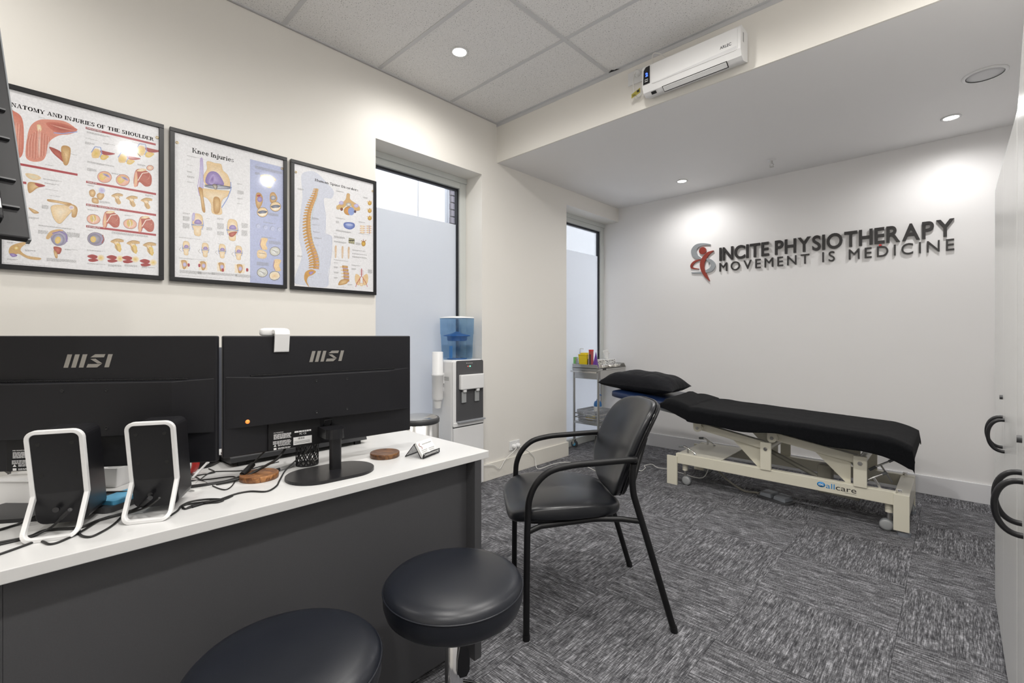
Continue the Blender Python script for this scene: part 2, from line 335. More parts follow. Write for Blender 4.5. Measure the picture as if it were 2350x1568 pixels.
# floor and its carpet tiles
floor = struct('floor', 'void_black', lambda b: b.box((XL-0.3, YR-0.1, -0.12), (XR+0.1, YB+0.1, -0.008)))
gx = [-0.165+0.507*i for i in range(-6, 3)]; gy = [2.36+0.506*j for j in range(-8, 6)]
for i in range(len(gx)-1):
    for j in range(len(gy)-1):
        x0, x1 = max(gx[i], -3.0), min(gx[i+1], XR); y0, y1 = max(gy[j], YR), min(gy[j+1], YB)
        if x1-x0 < 0.02 or y1-y0 < 0.02: continue
        c = Vector(((x0+x1)/2, (y0+y1)/2, 0)); hx, hy = (x1-x0)/2-0.0006, (y1-y0)/2-0.0006
        kind = 'carpet' if (i+j) % 2 == 0 else 'carpet_turned'
        t = part('carpet_tile', kind, floor, lambda b: b.box((-hx, -hy, -0.008), (hx, hy, 0)))
        t.location = c
# walls
def wall_left(b):
    x0 = -3.06
    b.box((x0, YR, 0), (XL, WIN[0][0], 3.05)); b.box((x0, WIN[0][1], 0), (XL, WIN[1][0], 3.05))
    b.box((x0, WIN[0][0], WIN_TOP), (XL, WIN[0][1], 3.05)); b.box((x0, WIN[1][0], WIN_TOP-0.012), (XL, WIN[1][1]+0.1, 3.05))
struct('wall_left', 'cream_paint', wall_left)
struct('wall_back', 'white_paint', lambda b: b.box((-3.06, YB, 0), (XR+0.1, YB+0.12, 3.05)))
struct('wall_right', 'white_paint', lambda b: b.box((XR, YR, 0), (XR+0.1, YB, 3.05)))
struct('wall_rear', 'cream_paint', lambda b: b.box((-3.06, YR-0.12, 0), (XR+0.1, YR, 3.05)))
struct('wall_bulkhead', 'cream_paint', lambda b: b.box((XL, YK, SOFFIT_Z), (XR, YK+0.013, 3.05)))
struct('ceiling_lowered', 'soffit_paint', lambda b: b.box((XL, YK+0.013, SOFFIT_Z), (XR, YB, SOFFIT_Z+0.05)))
# baseboards
BH = 0.138
def bb_left(b):
    b.box((XL, WIN[0][1]-0.005, 0), (XL+0.016, WIN[1][0]+0.016, BH)); b.box((XF, WIN[1][0], 0), (XL, WIN[1][0]+0.016, BH))
    b.box((XL, YR, 0), (XL+0.016, WIN[0][0], BH))
struct('baseboard_left', 'trim_gloss', bb_left, bevel=0.003)
struct('baseboard_back', 'trim_white', lambda b: b.box((XF, YB-0.016, 0), (XR, YB, BH)), bevel=0.003)
# suspended ceiling: backing, grid bars, tiles
ceil = struct('ceiling', 'void_black', lambda b: b.box((XL, YR, 2.985), (XR, YK, 3.05)))
cxs = [XL, -1.68, -0.48, XR]; cys = [YR, -0.802, -0.199, 0.404, 1.007, 1.610, 2.213, YK]
for i in range(3):
    for j in range(7):
        x0, x1, y0, y1 = cxs[i]+0.004, cxs[i+1]-0.004, cys[j]+0.004, cys[j+1]-0.004
        hx, hy = (x1-x0)/2, (y1-y0)/2
        t = part('ceiling_tile', 'mineral_tile', ceil, lambda b: b.box((-hx, -hy, 0), (hx, hy, 0.015)), bevel=0.003, seg=1); t.location = ((x0+x1)/2, (y0+y1)/2, GRID_Z+0.004)
for y in cys[1:-1]: part('grid_bar', 'grid_metal', ceil, lambda b: b.box((XL, y-0.012, GRID_Z), (XR, y+0.012, GRID_Z+0.004)))
for x in cxs[1:-1]: part('grid_bar', 'grid_metal', ceil, lambda b: b.box((x-0.012, YR, GRID_Z-0.0005), (x+0.012, YK, GRID_Z+0.0035)))
def perim(b):
    b.box((XL, YR, GRID_Z-0.002), (XL+0.016, YK, GRID_Z+0.004)); b.box((XL, YR, GRID_Z-0.002), (XL+0.003, YK, GRID_Z+0.03))
    b.box((XL, YK-0.003, GRID_Z-0.024), (XR, YK, GRID_Z+0.004)); b.box((XL, YK-0.02, GRID_Z), (XR, YK, GRID_Z+0.004))
part('edge_trim', 'grid_metal', ceil, perim)
part('chipped_corner', 'void_black', ceil, lambda b: b.prism([(-1.676, 2.694), (-1.60, 2.703), (-1.615, 2.690), (-1.63, 2.693), (-1.645, 2.676)], (0, 0, GRID_Z-0.001), (1, 0, 0), (0, 1, 0), (0, 0, -0.0012)))
# windows: frames, gaskets, panes, frosted film
for k, (y0, y1) in enumerate(WIN):
    y1 = y1-0.001; top = WIN_TOP-0.012*k
    w = MB(); fw = 0.066
    w.box((XF-0.05, y1-fw, 0.0), (XF, y1, top)); w.box((XF-0.05, y0, 0.0), (XF, y0+fw, top)); w.box((XF-0.05, y0+fw, 0.0), (XF, y1-fw, 0.075))
    w.box((XF-0.05, y0+fw, top-0.088), (XF, y1-fw, top))
    wo = w.build('window_%d' % (k+1), 'window_frame', None, bevel=0.003); wo['kind'] = 'structure'
    part('head_box', 'window_frame', wo, lambda b: b.box((XF, y0, top-0.042), (XF+0.014, y1, top)), bevel=0.002)
    part('gasket', 'gasket', wo, lambda b: [b.box((XF-0.052, y0+fw-0.004, top-0.104), (XF-0.024, y1-fw+0.004, top-0.086)), b.box((XF-0.052, y1-fw-0.016, 0.07), (XF-0.02, y1-fw+0.002, top-0.09)), b.box((XF-0.052, y0+fw-0.002, 0.07), (XF-0.02, y0+fw+0.012, top-0.09))])
    part('pane', 'clear_glass', wo, lambda b: b.box((XF-0.046, y0+fw-0.004, 0.07), (XF-0.040, y1-fw+0.004, top-0.09)))
    part('frosted_sheet', 'frosted_film', wo, lambda b: b.box((XF-0.036, y0+fw-0.004, 0.07), (XF-0.035, y1-fw+0.004, 2.10)))
# outside: ground, neighbouring building
struct('ground', 'facade_grey', lambda b: b.box((-9, -4, -0.3), (-3.06, 12, -0.13)))
nb = thing('neighbouring_building', 'white rendered building close outside the windows with a dark brick pier', 'building', (-4.32, 3.0, -0.13))
for y0, y1, zz in ((-2, 2.69, 0.0), (2.70, 3.02, 0.015), (3.03, 3.40, 0.015), (3.78, 9.5, 0.0)):
    part('wall_panel', 'facade_white', nb, lambda b: b.box((-4.6-zz, y0, -0.13), (-4.32-zz, y1, 5.6)), world=True, bevel=0.004)
part('grey_reveal', 'facade_grey', nb, lambda b: b.box((-4.6, 3.40, -0.13), (-4.36, 3.455, 5.6)), world=True)
bp_ = part('brick_pier', 'facade_grey', nb, lambda b: b.box((-4.6, 3.455, -0.13), (-4.335, 3.78, 5.6)), world=True)
brick0 = None
for r in range(14):
    for c in range(2):
        if brick0 is None:
            brick0 = part('brick', 'facade_brick', nb, lambda b: b.box((-0.02, -0.068, -0.036), (0.02, 0.068, 0.036)), bevel=0.003); o = brick0
        else: o = share(brick0, 'brick', nb, (0, 0, 0))
        o.location = (0.0, 0.535+c*0.148+(0.0 if r % 2 else 0.004), 2.10+r*0.083)
part('wall_vent', 'facade_grey', nb, lambda b: b.prism([(0, 0), (0.2, 0), (0.2, 0.09)], (-4.33, 2.86, 2.26), (0, 1, 0), (0, 0, 1), (0.05, 0, 0)), world=True)
# ------------------------------------------------------------------ ceiling fittings
def downlight(x, y, z, lab, watts, r=0.042, **k):
    t = thing('downlight', lab, 'light', (x, y, z), group='recessed downlights')
    part('trim_ring', 'white_plastic', t, lambda b: b.lathe([(r, 0.0), (r+0.012, 0.0), (r+0.014, -0.004), (r+0.004, -0.007), (r, -0.004)], 32))
    part('lens', 'lamp_glow', t, lambda b: b.lathe([(0.0, -0.003), (r, -0.003), (r, -0.0015), (0, -0.0015)], 32))
    l = lamp(x, y, z-0.03, watts, **k); l.parent = t; l.location = (0, 0, -0.03); return t
GL = ['round recessed downlight in the ceiling tile above the posters', 'added unseen downlight in the ceiling above the desk', 'added unseen downlight in the ceiling behind the desk', 'added unseen downlight in the ceiling near the cabinets', 'added unseen downlight in the ceiling above the armchair', 'added unseen downlight in the ceiling at the rear', 'added unseen downlight in the ceiling in front of the cabinets']
for (x, y), s in zip(GRID_LAMPS, GL): downlight(x, y, GRID_Z+0.004, s, LAMP_W*(0.52 if x < -2 else 1.0))
for (x, y), s in zip(SOFFIT_LAMPS, ['recessed downlight in the lowered ceiling right of the sprinkler', 'recessed downlight in the lowered ceiling left of the sprinkler']):
    downlight(x, y, SOFFIT_Z, s, LAMP_W*0.36, r=0.038, col=(1, 0.985, 0.97))
t = thing('ceiling_speaker', 'round flush speaker with grey grille in the lowered ceiling', 'speaker', (0.122, 3.648, SOFFIT_Z))
part('trim_ring', 'white_plastic', t, lambda b: b.lathe([(0.078, 0), (0.094, 0), (0.094, -0.004), (0.088, -0.008), (0.078, -0.006)], 48))
part('grille', 'grid_metal', t, lambda b: b.lathe([(0, -0.006), (0.05, -0.0055), (0.078, -0.003), (0.078, -0.001), (0, -0.001)], 48))
t = thing('sprinkler_head', 'small fire sprinkler head under the lowered ceiling', 'sprinkler', (-1.083, 4.221, SOFFIT_Z))
part('rosette', 'white_plastic', t, lambda b: b.lathe([(0.030, 0), (0.030, -0.003), (0.016, -0.008), (0.012, -0.008)], 24))
part('frame', 'steel', t, lambda b: [b.cyl((0, 0, -0.006), (0, 0, -0.03), 0.007, 10), b.tube([(-0.006, 0, -0.028), (-0.014, 0, -0.04), (-0.008, 0, -0.052), (0, 0, -0.056)], 0.0025, 6), b.tube([(0.006, 0, -0.028), (0.014, 0, -0.04), (0.008, 0, -0.052), (0, 0, -0.056)], 0.0025, 6)])
part('deflector', 'steel', t, lambda b: b.cyl((0, 0, -0.055), (0, 0, -0.058), 0.017, 14))
# ------------------------------------------------------------------ cabinets along the right
def cabinet(name, label, x, y, rz, length):
    """origin = far front lower corner, local +x into the cabinet, local -y towards the viewer"""
    t = thing(name, label, 'cabinet', (x, y, 0), rz, 'tall white cupboards on the right')
    H = 1.83; d = 0.46
    part('carcass', 'cab_white', t, lambda b: [b.box((0.020, -length, 0.05), (d, 0, H-0.02)), b.box((0.004, -length, H-0.02), (d, 0, H))], bevel=0.002)
    part('plinth', 'trim_white', t, lambda b: b.box((0.006, -length, 0), (d-0.02, 0, 0.05)))
    part('gap_shade_strip', 'gasket', t, lambda b: b.box((0.003, 0.0, 0.05), (0.024, 0.006, H-0.02)))  # black strip standing in for the shade between the two cabinets
    m = -length/2
    part('door_gap_shade', 'grey_plastic', t, lambda b: b.box((0.010, m-0.004, 0.06), (0.0195, m+0.004, H-0.028)))  # dark strip drawing the shade in the gap where the doors meet
    for s, (a, c) in ((-1, (m+0.0015, -0.001)), (1, (-length+0.001, m-0.0015))):
        dr = part('door', 'cab_white', t, lambda b: b.box((0, a, 0.055), (0.018, c, H-0.024)), bevel=0.0015)
        hy = m+0.045*(-s)
        def handle(b):
            pts = [Vector((-0.001-0.040*math.sin(PI*k/24)**0.8, hy, 0.83-0.055*math.cos(PI*k/24)*1.0)) for k in range(25)]
            b.tube(pts, 0.0058, 10)
            b.cyl((0.002, hy, 0.775), (-0.008, hy, 0.775), 0.006, 8); b.cyl((0.002, hy, 0.885), (-0.008, hy, 0.885), 0.006, 8)
        h = part('handle', 'satin_black', dr, handle)
        if s == -1: part('lock', 'dark_grey_plastic', dr, lambda b: b.cyl((0.001, hy, 0.957), (-0.008, hy, 0.957), 0.008, 14))
    return t
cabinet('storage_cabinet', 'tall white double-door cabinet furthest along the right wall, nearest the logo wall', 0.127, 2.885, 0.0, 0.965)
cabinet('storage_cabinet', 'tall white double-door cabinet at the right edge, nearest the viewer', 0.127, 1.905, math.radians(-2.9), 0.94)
# ================================================================== DESK AND WHAT IS ON IT
Z = DESK_Z; DX0, DX1, DY0, DY1 = -2.01, -1.254, -0.85, 1.191
desk = thing('desk', 'white-topped office desk with charcoal front panels below the two monitors', 'desk', ((DX0+DX1)/2, (DY0+DY1)/2, 0))
part('worktop', 'desk_white', desk, lambda b: b.box((DX0, DY0, Z-0.026), (DX1, DY1, Z)), world=True, bevel=0.0015)
for ya, yb_ in ((DY0+0.068, -0.0305), (-0.0303, DY1-0.068)):
    part('front_panel', 'desk_dark', desk, lambda b: b.box((DX1-0.068, ya, 0.03), (DX1-0.050, yb_, Z-0.026)), world=True, bevel=0.001)
for ya in (DY1-0.036-0.032, DY0+0.036):
    part('end_panel', 'desk_dark', desk, lambda b: b.box((DX0+0.02, ya, 0.0), (DX1-0.003, ya+0.032, Z-0.026)), world=True, bevel=0.001)

def msi_mark(b, w, h, o, u, v, n):
    """the angular maker's mark: slanted bars and a folded S"""
    k = 0.26; L = lambda x, y: (x+k*h*y, h*y)
    bw = w*0.093; d = [n[i]*0.0012 for i in range(3)]
    for x in (0.0, 0.155*w, 0.31*w, 0.835*w): b.prism([L(x, 0), L(x+bw, 0), L(x+bw, 1), L(x, 1)], o, u, v, d)
    s = 0.465*w; e = s+0.31*w
    b.prism([L(s, 0), L(e-0.09*w, 0), L(e-0.015*w, 0.26), L(s+0.01*w, 0.26)], o, u, v, d)
    b.prism([L(s+0.03*w, 0.64), L(s+0.13*w, 0.66), L(e-0.01*w, 0.30), L(e-0.105*w, 0.30)], o, u, v, d)
    b.prism([L(s+0.02*w, 0.76), L(e-0.01*w, 0.76), L(e+0.0*w, 1), L(s+0.10*w, 1)], o, u, v, d)

def label_lines(b, x0, z0, w, rows, h, y, gap=0.6, seed=1):
    rnd = random.Random(seed)
    for r in range(rows):
        x = x0; zz = z0-r*h/gap
        while x < x0+w*rnd.uniform(0.85, 1.0):
            L_ = rnd.uniform(0.003, 0.012); L_ = min(L_, x0+w-x)
            if L_ <= 0.0005: break
            b.box((x, y-0.0002, zz-h), (x+L_, y+0.0002, zz)); x += L_+0.0012
def monitor(label, cx, cy, rz, z0, base, seed):
    """local x to the right seen from behind, local -y towards the viewer; origin on the desk under the panel"""
    t = thing('computer_monitor', label, 'monitor', (cx, cy, Z), rz, 'monitors seen from behind on the desk')
    w, H = 0.604, 0.351; b0 = z0-Z; top = b0+H
    part('panel', 'mon_plastic', t, lambda b: b.box((-w/2, -0.006, b0), (w/2, 0.012, top)), bevel=0.004, seg=3)
    part('screen', 'black_gloss', t, lambda b: b.box((-w/2+0.006, 0.012, b0+0.012), (w/2-0.006, 0.0135, top-0.006)))
    # raised housing with chamfered ends
    hz0, hz1 = b0+H*0.235, b0+H*0.665; X = w/2-0.006; xi = w/2-0.10
    def housing(b):
        yo, yi = -0.006, -0.032
        vs = [(-X, yo, hz0), (-xi, yi, hz0+0.004), (xi, yi, hz0+0.004), (X, yo, hz0), (-X, yo, hz1), (-xi, yi, hz1-0.006), (xi, yi, hz1-0.006), (X, yo, hz1)]
        vs2 = [(-X, 0.0, hz0), (X, 0.0, hz0), (-X, 0.0, hz1), (X, 0.0, hz1)]
        b.add(vs+vs2, [(0,1,5,4), (1,2,6,5), (2,3,7,6), (0,8,9,3,2,1), (4,5,6,7,11,10), (0,4,10,8), (3,9,11,7)])
    hs = part('back_housing', 'mon_plastic', t, housing, bevel=0.002)
    part('vent_strip', 'void_black', hs, lambda b: b.beam((-xi-0.03, -0.0125, hz1-0.0006), (xi+0.03, -0.0125, hz1-0.0006), 0.010, 0.004, up=(0, 0, 1)))
    def slits(b):
        n = 110
        for k in range(n):
            x = -xi-0.025+k*(2*xi+0.05)/(n-1); b.beam((x, -0.0065, hz1+0.0012), (x+0.001, -0.019, hz1-0.0012), 0.0016, 0.003, up=(0, 0, 1))
    sl = part('vent_ribs', 'mon_plastic', hs, slits); sl['kind'] = 'stuff'
    vz = (hz0+hz1)/2
    for sx in (-0.05, 0.05):
        for sz in (-0.05, 0.05):
            part('mount_hole', 'black_gloss', hs, lambda b: b.lathe([(0.0045, 0), (0.0045, 0.0012), (0.003, 0.0014), (0.0028, 0.0004), (0, 0.0004)], 14, o=(sx, -0.0318, vz+sz), M=Matrix.Rotation(PI/2, 4, 'X')))
    part('maker_mark', 'logo_grey', t, lambda b: msi_mark(b, 0.112, 0.035, (-0.063, -0.0062, top-0.084), (1, 0, 0), (0, 0, 1), (0, -1, 0)))
    # lower recess with connectors, spec label
    part('connector_bay', 'mon_dark', t, lambda b: b.box((-0.185, -0.014, b0+0.002), (-0.030, -0.005, hz0+0.004)), bevel=0.002)
    part('spec_print', 'print_white', t, lambda b: [text_into(b, 'MSI MONITOR', (-0.170, -0.0142, b0+0.054), (1, 0, 0), (0, 0, 1), (0, -1, 0), 0.003, 0.0004), label_lines(b, -0.170, b0+0.051, 0.050, 5, 0.0018, -0.0143, 0.55, seed), label_lines(b, -0.172, b0+0.030, 0.052, 3, 0.0018, -0.0143, 0.5, seed+1), b.prism([(-0.170, b0+0.014), (-0.162, b0+0.014), (-0.166, b0+0.020)], (0, -0.0142, 0), (1, 0, 0), (0, 0, 1), (0, -0.0004, 0)), label_lines(b, -0.158, b0+0.019, 0.036, 2, 0.0016, -0.0143, 0.5, seed+2), b.box((-0.170, -0.0144, b0+0.004), (-0.162, -0.0142, b0+0.010)), label_lines(b, -0.158, b0+0.009, 0.036, 2, 0.0014, -0.0143, 0.5, seed+4)])
    part('approval_marks', 'print_white', t, lambda b: [text_into(b, 'FC CE', (-0.095, -0.0142, b0+0.040), (1, 0, 0), (0, 0, 1), (0, -1, 0), 0.0055, 0.0004), label_lines(b, -0.110, b0+0.053, 0.05, 1, 0.005, -0.0143, 0.5, seed+3)])
    st = part('serial_sticker', 'print_white', t, lambda b: b.box((-0.1135, -0.0148, b0+0.010), (-0.058, -0.0138, b0+0.034)))
    part('barcode', 'print_black', st, lambda b: [b.box((-0.100+0.0022*k, -0.0151, b0+0.026), (-0.100+0.0022*k+(0.0012 if k % 3 else 0.0006), -0.0147, b0+0.032)) for k in range(9)] + [b.box((-0.111, -0.0151, b0+0.014+0.003*k), (-0.064, -0.0147, b0+0.0148+0.003*k)) for k in range(3)])
    # stand: cap, pole, pill-shaped foot
    bx, by = base
    part('pole', 'satin_black', t, lambda b: b.prism(rrect(0.036, 0.026, 0.012, 6, bx+0.020, by+0.018), (0, 0, 0.008), (1, 0, 0), (0, 1, 0), (0, 0, b0+0.03)), bevel=0.001)
    cx_ = bx+0.020; cap = [(0.030*math.cos(PI+PI*k/12), 0.034*math.sin(PI+PI*k/12)) for k in range(13)]
    part('pole_cap', 'satin_black', t, lambda b: b.prism([(cx_-0.030, -0.008)]+[(cx_+p[0], by+0.028+p[1]) for p in cap]+[(cx_+0.030, -0.008)], (0, 0, b0+0.028), (1, 0, 0), (0, 1, 0), (0, 0, 0.030)), bevel=0.003)
    part('cable_hook', 'black_gloss', t, lambda b: b.tube([(cx_-0.012, -0.012, b0+0.058), (cx_-0.012, -0.022, b0+0.066), (cx_-0.012, -0.024, b0+0.078), (cx_+0.012, -0.024, b0+0.078), (cx_+0.012, -0.022, b0+0.066), (cx_+0.012, -0.012, b0+0.058)], 0.002, 6))
    part('foot', 'satin_black', t, lambda b: b.prism(rrect(0.262, 0.172, 0.084, 12, bx, by), (0, 0, 0), (1, 0, 0), (0, 1, 0), (0, 0, 0.009)), bevel=0.002)
    part('power_button', 'led_orange', t, lambda b: b.lathe([(0.0, 0.002), (0.005, 0.001), (0.006, 0)], 14, o=(-w/2+0.060, -0.022, hz0+0.018), M=Matrix.Rotation(PI/2, 4, 'X'))) if seed == 5 else None
    return t
m2 = monitor('black monitor with a small white webcam clipped on its top edge', -1.4955, 0.689, math.atan2(0.602, 0.043), 0.829, (-0.029, -0.100), 5)
m1 = monitor('black monitor at the left edge behind the two small speakers', -1.6649, 0.1236, math.atan2(0.817, 0.577), 0.829, (-0.04, -0.085), 11)
# webcam on the right monitor
wm = m2.matrix_basis
t = thing('webcam', 'small white webcam clipped to the top of the right-hand monitor', 'webcam', wm @ Vector((-0.150, 0, 0.4295)), m2.rotation_euler.z or math.atan2(0.602, 0.043))
t.matrix_basis = Matrix.Translation(wm @ Vector((-0.150, 0, 0.4295))) @ Matrix.Rotation(math.atan2(0.602, 0.043), 4, 'Z')
part('camera_body', 'white_plastic', t, lambda b: b.sup(0.042, 0.014, 0.013, 0.5, 0.45, 28, 14, o=(-0.008, 0.022, 0.010)))
part('lens', 'black_gloss', t, lambda b: b.cyl((-0.008, 0.034, 0.010), (-0.008, 0.038, 0.010), 0.010, 20))
def clip(b):
    prof = [(0.020, 0.016), (-0.012, 0.0175), (-0.020, 0.013), (-0.0225, 0.003), (-0.013, -0.050), (-0.009, -0.0525), (-0.0075, -0.050), (-0.0145, -0.004), (-0.012, 0.006), (0.020, 0.004)]
    b.prism([(p[0], p[1]) for p in prof], (-0.018, 0, 0), (0, 1, 0), (0, 0, 1), (0.042, 0, 0))
part('clip', 'white_plastic', t, clip, bevel=0.003)
# ------------------------------------------------------------------ speakers
def speaker(label, pa, rz, tall=0.228, w=0.098):
    t = thing('computer_speaker', label, 'speaker', pa, rz, 'pair of small desktop speakers')
    # origin: middle of the front of the white foot bar; local -y towards the viewer
    bend, ybend, ytop = tall*0.36, 0.052, 0.022
    def yz(z):   # y of the ribbon at height z
        return ybend*(z/bend) if z < bend else ybend+(ytop-ybend)*(z-bend)/(tall-bend)
    out = rrect(w, tall, 0.020, 6, 0, tall/2)
    pts = []
    for i in range(len(out)):
        a, c = Vector((*out[i], 0)), Vector((*out[(i+1) % len(out)], 0)); n = max(1, int((c-a).length/0.012))
        for k in range(n): pts.append(a.lerp(c, k/n))
    def ribbon(b):
        m = len(pts); vs = []; th = 0.0085; dp = 0.013
        for i, p in enumerate(pts):
            d = (pts[(i+1) % m]-pts[i-1]).normalized(); nn = Vector((-d.y, d.x, 0)); q = p+nn*th
            for s, yy in ((p, 0), (q, 0), (q, dp), (p, dp)): vs.append((s.x, yz(p.y)+yy, max(0.0, s.y) if p.y > 0.03 else s.y))
        fs = []
        for i in range(m):
            j = (i+1) % m
            for k in range(4): fs.append((i*4+k, j*4+k, j*4+(k+1) % 4, i*4+(k+1) % 4))
        b.add(vs, fs)
    part('white_band', 'white_plastic', t, ribbon, bevel=0.0015)
    def body(b):
        wi = w-0.006; vs = []; fs = []; o = rrect(wi, tall-0.020, 0.017, 5, 0, (tall-0.020)/2+0.015); n = len(o)
        lay = []
        for dep in (0.004, 0.108):
            lay.append([(x*(1.0 if dep < 0.1 else 0.95), (yz(max(z, bend)) if z > bend else yz(bend)+0.10*(bend-z)*1.0)+dep+(0.006 if z < bend else 0), z) for x, z in o])
        b.add(lay[0]+lay[1], [tuple(range(n))[::-1], tuple(range(n, 2*n))]+[(k, (k+1) % n, n+(k+1) % n, n+k) for k in range(n)])
    bd = part('body', 'satin_black', t, body, bevel=0.0015)
    part('rear_plate', 'black_plastic', t, lambda b: b.prism([(p[0], p[1]) for p in rrect(w-0.018, tall-bend-0.012, 0.012, 5, 0, bend+(tall-bend)/2-0.002)], (0, yz(bend)-(yz(tall)-yz(bend))/(tall-bend)*bend+0.0035, 0), (1, 0, 0), (0, (yz(tall)-yz(bend))/(tall-bend), 1), (0, -0.0015, 0)))
    for x in (-0.028, 0.028):
        for z in (tall-0.030, tall-0.100):
            part('screw_recess', 'void_black', bd, lambda b: b.cyl((x, yz(z)+0.0014, z), (x, yz(z)+0.006, z), 0.0042, 12))
    part('knob_socket', 'black_gloss', bd, lambda b: b.cyl((-0.006, 0.0495, 0.050), (-0.006, 0.054, 0.050), 0.006, 12))
    part('front_grille', 'dark_grey_plastic', t, lambda b: b.prism(rrect(w-0.026, tall-0.05, 0.012, 5, 0, tall/2+0.002), (0, yz(bend)+0.108, 0), (1, 0, 0), (0, (yz(tall)-yz(bend))/(tall-bend)*0.62, 1), (0, 0.002, 0)))
    return t
def mid(a, b): return (a+b)/2
s2a, s2b = dpt(279, 1207), dpt(384, 1197); d = s2b-s2a
SPK2 = speaker('small black and white speaker standing nearer the middle of the desk', mid(s2a, s2b), math.atan2(d.y, d.x)+0.05)
s1a, s1b = dpt(53, 1252), dpt(163, 1236); d = s1b-s1a
SPK1 = speaker('small black and white speaker at the far left of the desk', mid(s1a, s1b), math.atan2(d.y, d.x)-0.04)
# ------------------------------------------------------------------ small things on the desk
def coaster(label, pl, pr, m='grained_wood', h=0.017):
    c = mid(pl, pr); r = (pl-pr).length/2; c = c+Vector((-0.65, 0.75, 0))*0.0
    t = one('wooden_coaster', label, 'coaster', m, lambda b: b.lathe([(r*0.96, 0), (r, 0.002), (r, h-0.002), (r*0.975, h), (r*0.90, h-0.002), (0, h-0.003)], 48), loc=c, rz=0.6, group='round wooden coasters')
    return t
coaster('orange-brown round wooden coaster beside the monitor cables', dpt(549, 1104), dpt(640, 1093))
coaster('dark brown round wooden coaster near the card holder', dpt(849, 1050), dpt(917, 1046), 'dark_wood')
# pen cup of woven wire
t = thing('pen_cup', 'black lattice pen cup behind the right monitor stand', 'pen cup', dpt(705, 1066), 0.2)
def lattice(b):
    r, h, n = 0.0345, 0.098, 13
    for s in (-1, 1):
        for k in range(n):
            for off in (0, 0.16):
                b.tube([(r*math.cos(2*PI*(k+off)/n+s*1.5*q/8), r*math.sin(2*PI*(k+off)/n+s*1.5*q/8), h*q/8) for q in range(9)], 0.0011, 4, caps=False)
part('lattice', 'satin_black', t, lattice)
part('rim', 'satin_black', t, lambda b: b.tube([(0.0345*math.cos(2*PI*k/32), 0.0345*math.sin(2*PI*k/32), 0.098) for k in range(32)], 0.002, 6, closed=True))
part('base', 'satin_black', t, lambda b: b.lathe([(0.035, 0), (0.036, 0.003), (0.034, 0.004), (0, 0.004)], 28))
pa, pb = dpt(627, 1082, 0.006), dpt(675, 1066, 0.006)
t = thing('marker_pen', 'clear-barrelled marker pen lying beside the lattice cup', 'pen', pa-Vector((0, 0, 0.006)))
part('barrel', 'print_grey', t, lambda b: b.cyl(pa.lerp(pb, 0.25), pb, 0.0055, 12), world=True)
part('cap', 'black_gloss', t, lambda b: b.cyl(pa.lerp(pb, 0.06), pa.lerp(pb, 0.27), 0.006, 12), world=True)
part('tip', 'chrome', t, lambda b: b.cyl(pa, pa.lerp(pb, 0.07), 0.005, 12, r2=0.006), world=True)
# card holder with cards: x along the card width
ca, cb = dpt(969, 1056), dpt(1011, 1039); d = cb-ca; ang = math.atan2(d.y, d.x)
t = thing('card_holder', 'black wire mesh business-card holder near the desk corner', 'card holder', mid(ca, cb), ang)
wC = 0.098
def chold(b):
    for s in (-wC/2, wC/2):
        b.tube([(s, 0.0, 0.018), (s, 0.002, 0.003), (s, 0.010, 0.002), (s, 0.040, 0.048), (s, 0.078, 0.002)], 0.0016, 6)
    b.tube([(-wC/2, 0, 0.005), (-wC/2+0.006, -0.002, 0.018), (wC/2-0.006, -0.002, 0.018), (wC/2, 0, 0.005)], 0.0016, 6)
    b.tube([(-wC/2, 0.002, 0.003), (wC/2, 0.002, 0.003)], 0.0016, 6); b.tube([(-wC/2, 0.040, 0.048), (wC/2, 0.040, 0.048)], 0.0016, 6); b.tube([(-wC/2, 0.078, 0.002), (wC/2, 0.078, 0.002)], 0.0016, 6)
part('wire_frame', 'satin_black', t, chold)
def cmesh(b):
    for k in range(33):
        x = -wC/2+k*wC/32; b.tube([(x, 0.0, 0.017), (x, 0.002, 0.003)], 0.0004, 3, caps=False); b.tube([(x, 0.041, 0.047), (x, 0.077, 0.003)], 0.0004, 3, caps=False)
    for k in range(1, 6): b.tube([(-wC/2, 0.001, 0.003+k*0.0024), (wC/2, 0.001, 0.003+k*0.0024)], 0.0004, 3, caps=False)
    for k in range(1, 14): q = k/14; b.tube([(-wC/2, 0.041+0.036*q, 0.047-0.044*q), (wC/2, 0.041+0.036*q, 0.047-0.044*q)], 0.0004, 3, caps=False)
mm = part('mesh_panel', 'satin_black', t, cmesh); mm['kind'] = 'stuff'
cu = Vector((0, 0.55, 0.835)).normalized(); cn = Vector((0, -0.835, 0.55))
t2 = thing('business_cards', 'stack of white printed business cards in the wire holder', 'cards', t.matrix_basis @ Vector((0, 0.008, 0.004)), ang)
part('card_stack', 'card_white', t2, lambda b: b.add([Vector((sx*0.044, 0, 0))+cu*(0.057*v_)+cn*(0.012*n_-0.008) for n_ in (0, 1) for v_ in (0, 1) for sx in (-1, 1)], [(0,1,3,2), (4,6,7,5), (0,4,5,1), (2,3,7,6), (0,2,6,4), (1,5,7,3)]), bevel=0.0006)
def cprint(b):
    o = cn*0.0043
    text_into(b, 'INCITE PHYSIOTHERAPY', o+Vector((-0.018, 0, 0))+cu*0.042, (1, 0, 0), cu, cn, 0.0032, 0.0002, 0.02, width=0.055)
    for r in range(3):
        for x, L_ in ((-0.036, 0.032), (0.006, 0.034)): b.prism([(x, 0.010+r*0.006), (x+L_*(1-0.15*(r % 2)), 0.010+r*0.006), (x+L_*(1-0.15*(r % 2)), 0.0118+r*0.006), (x, 0.0118+r*0.006)], o, (1, 0, 0), cu, cn*0.0002)
part('print', 'print_grey', t2, cprint)
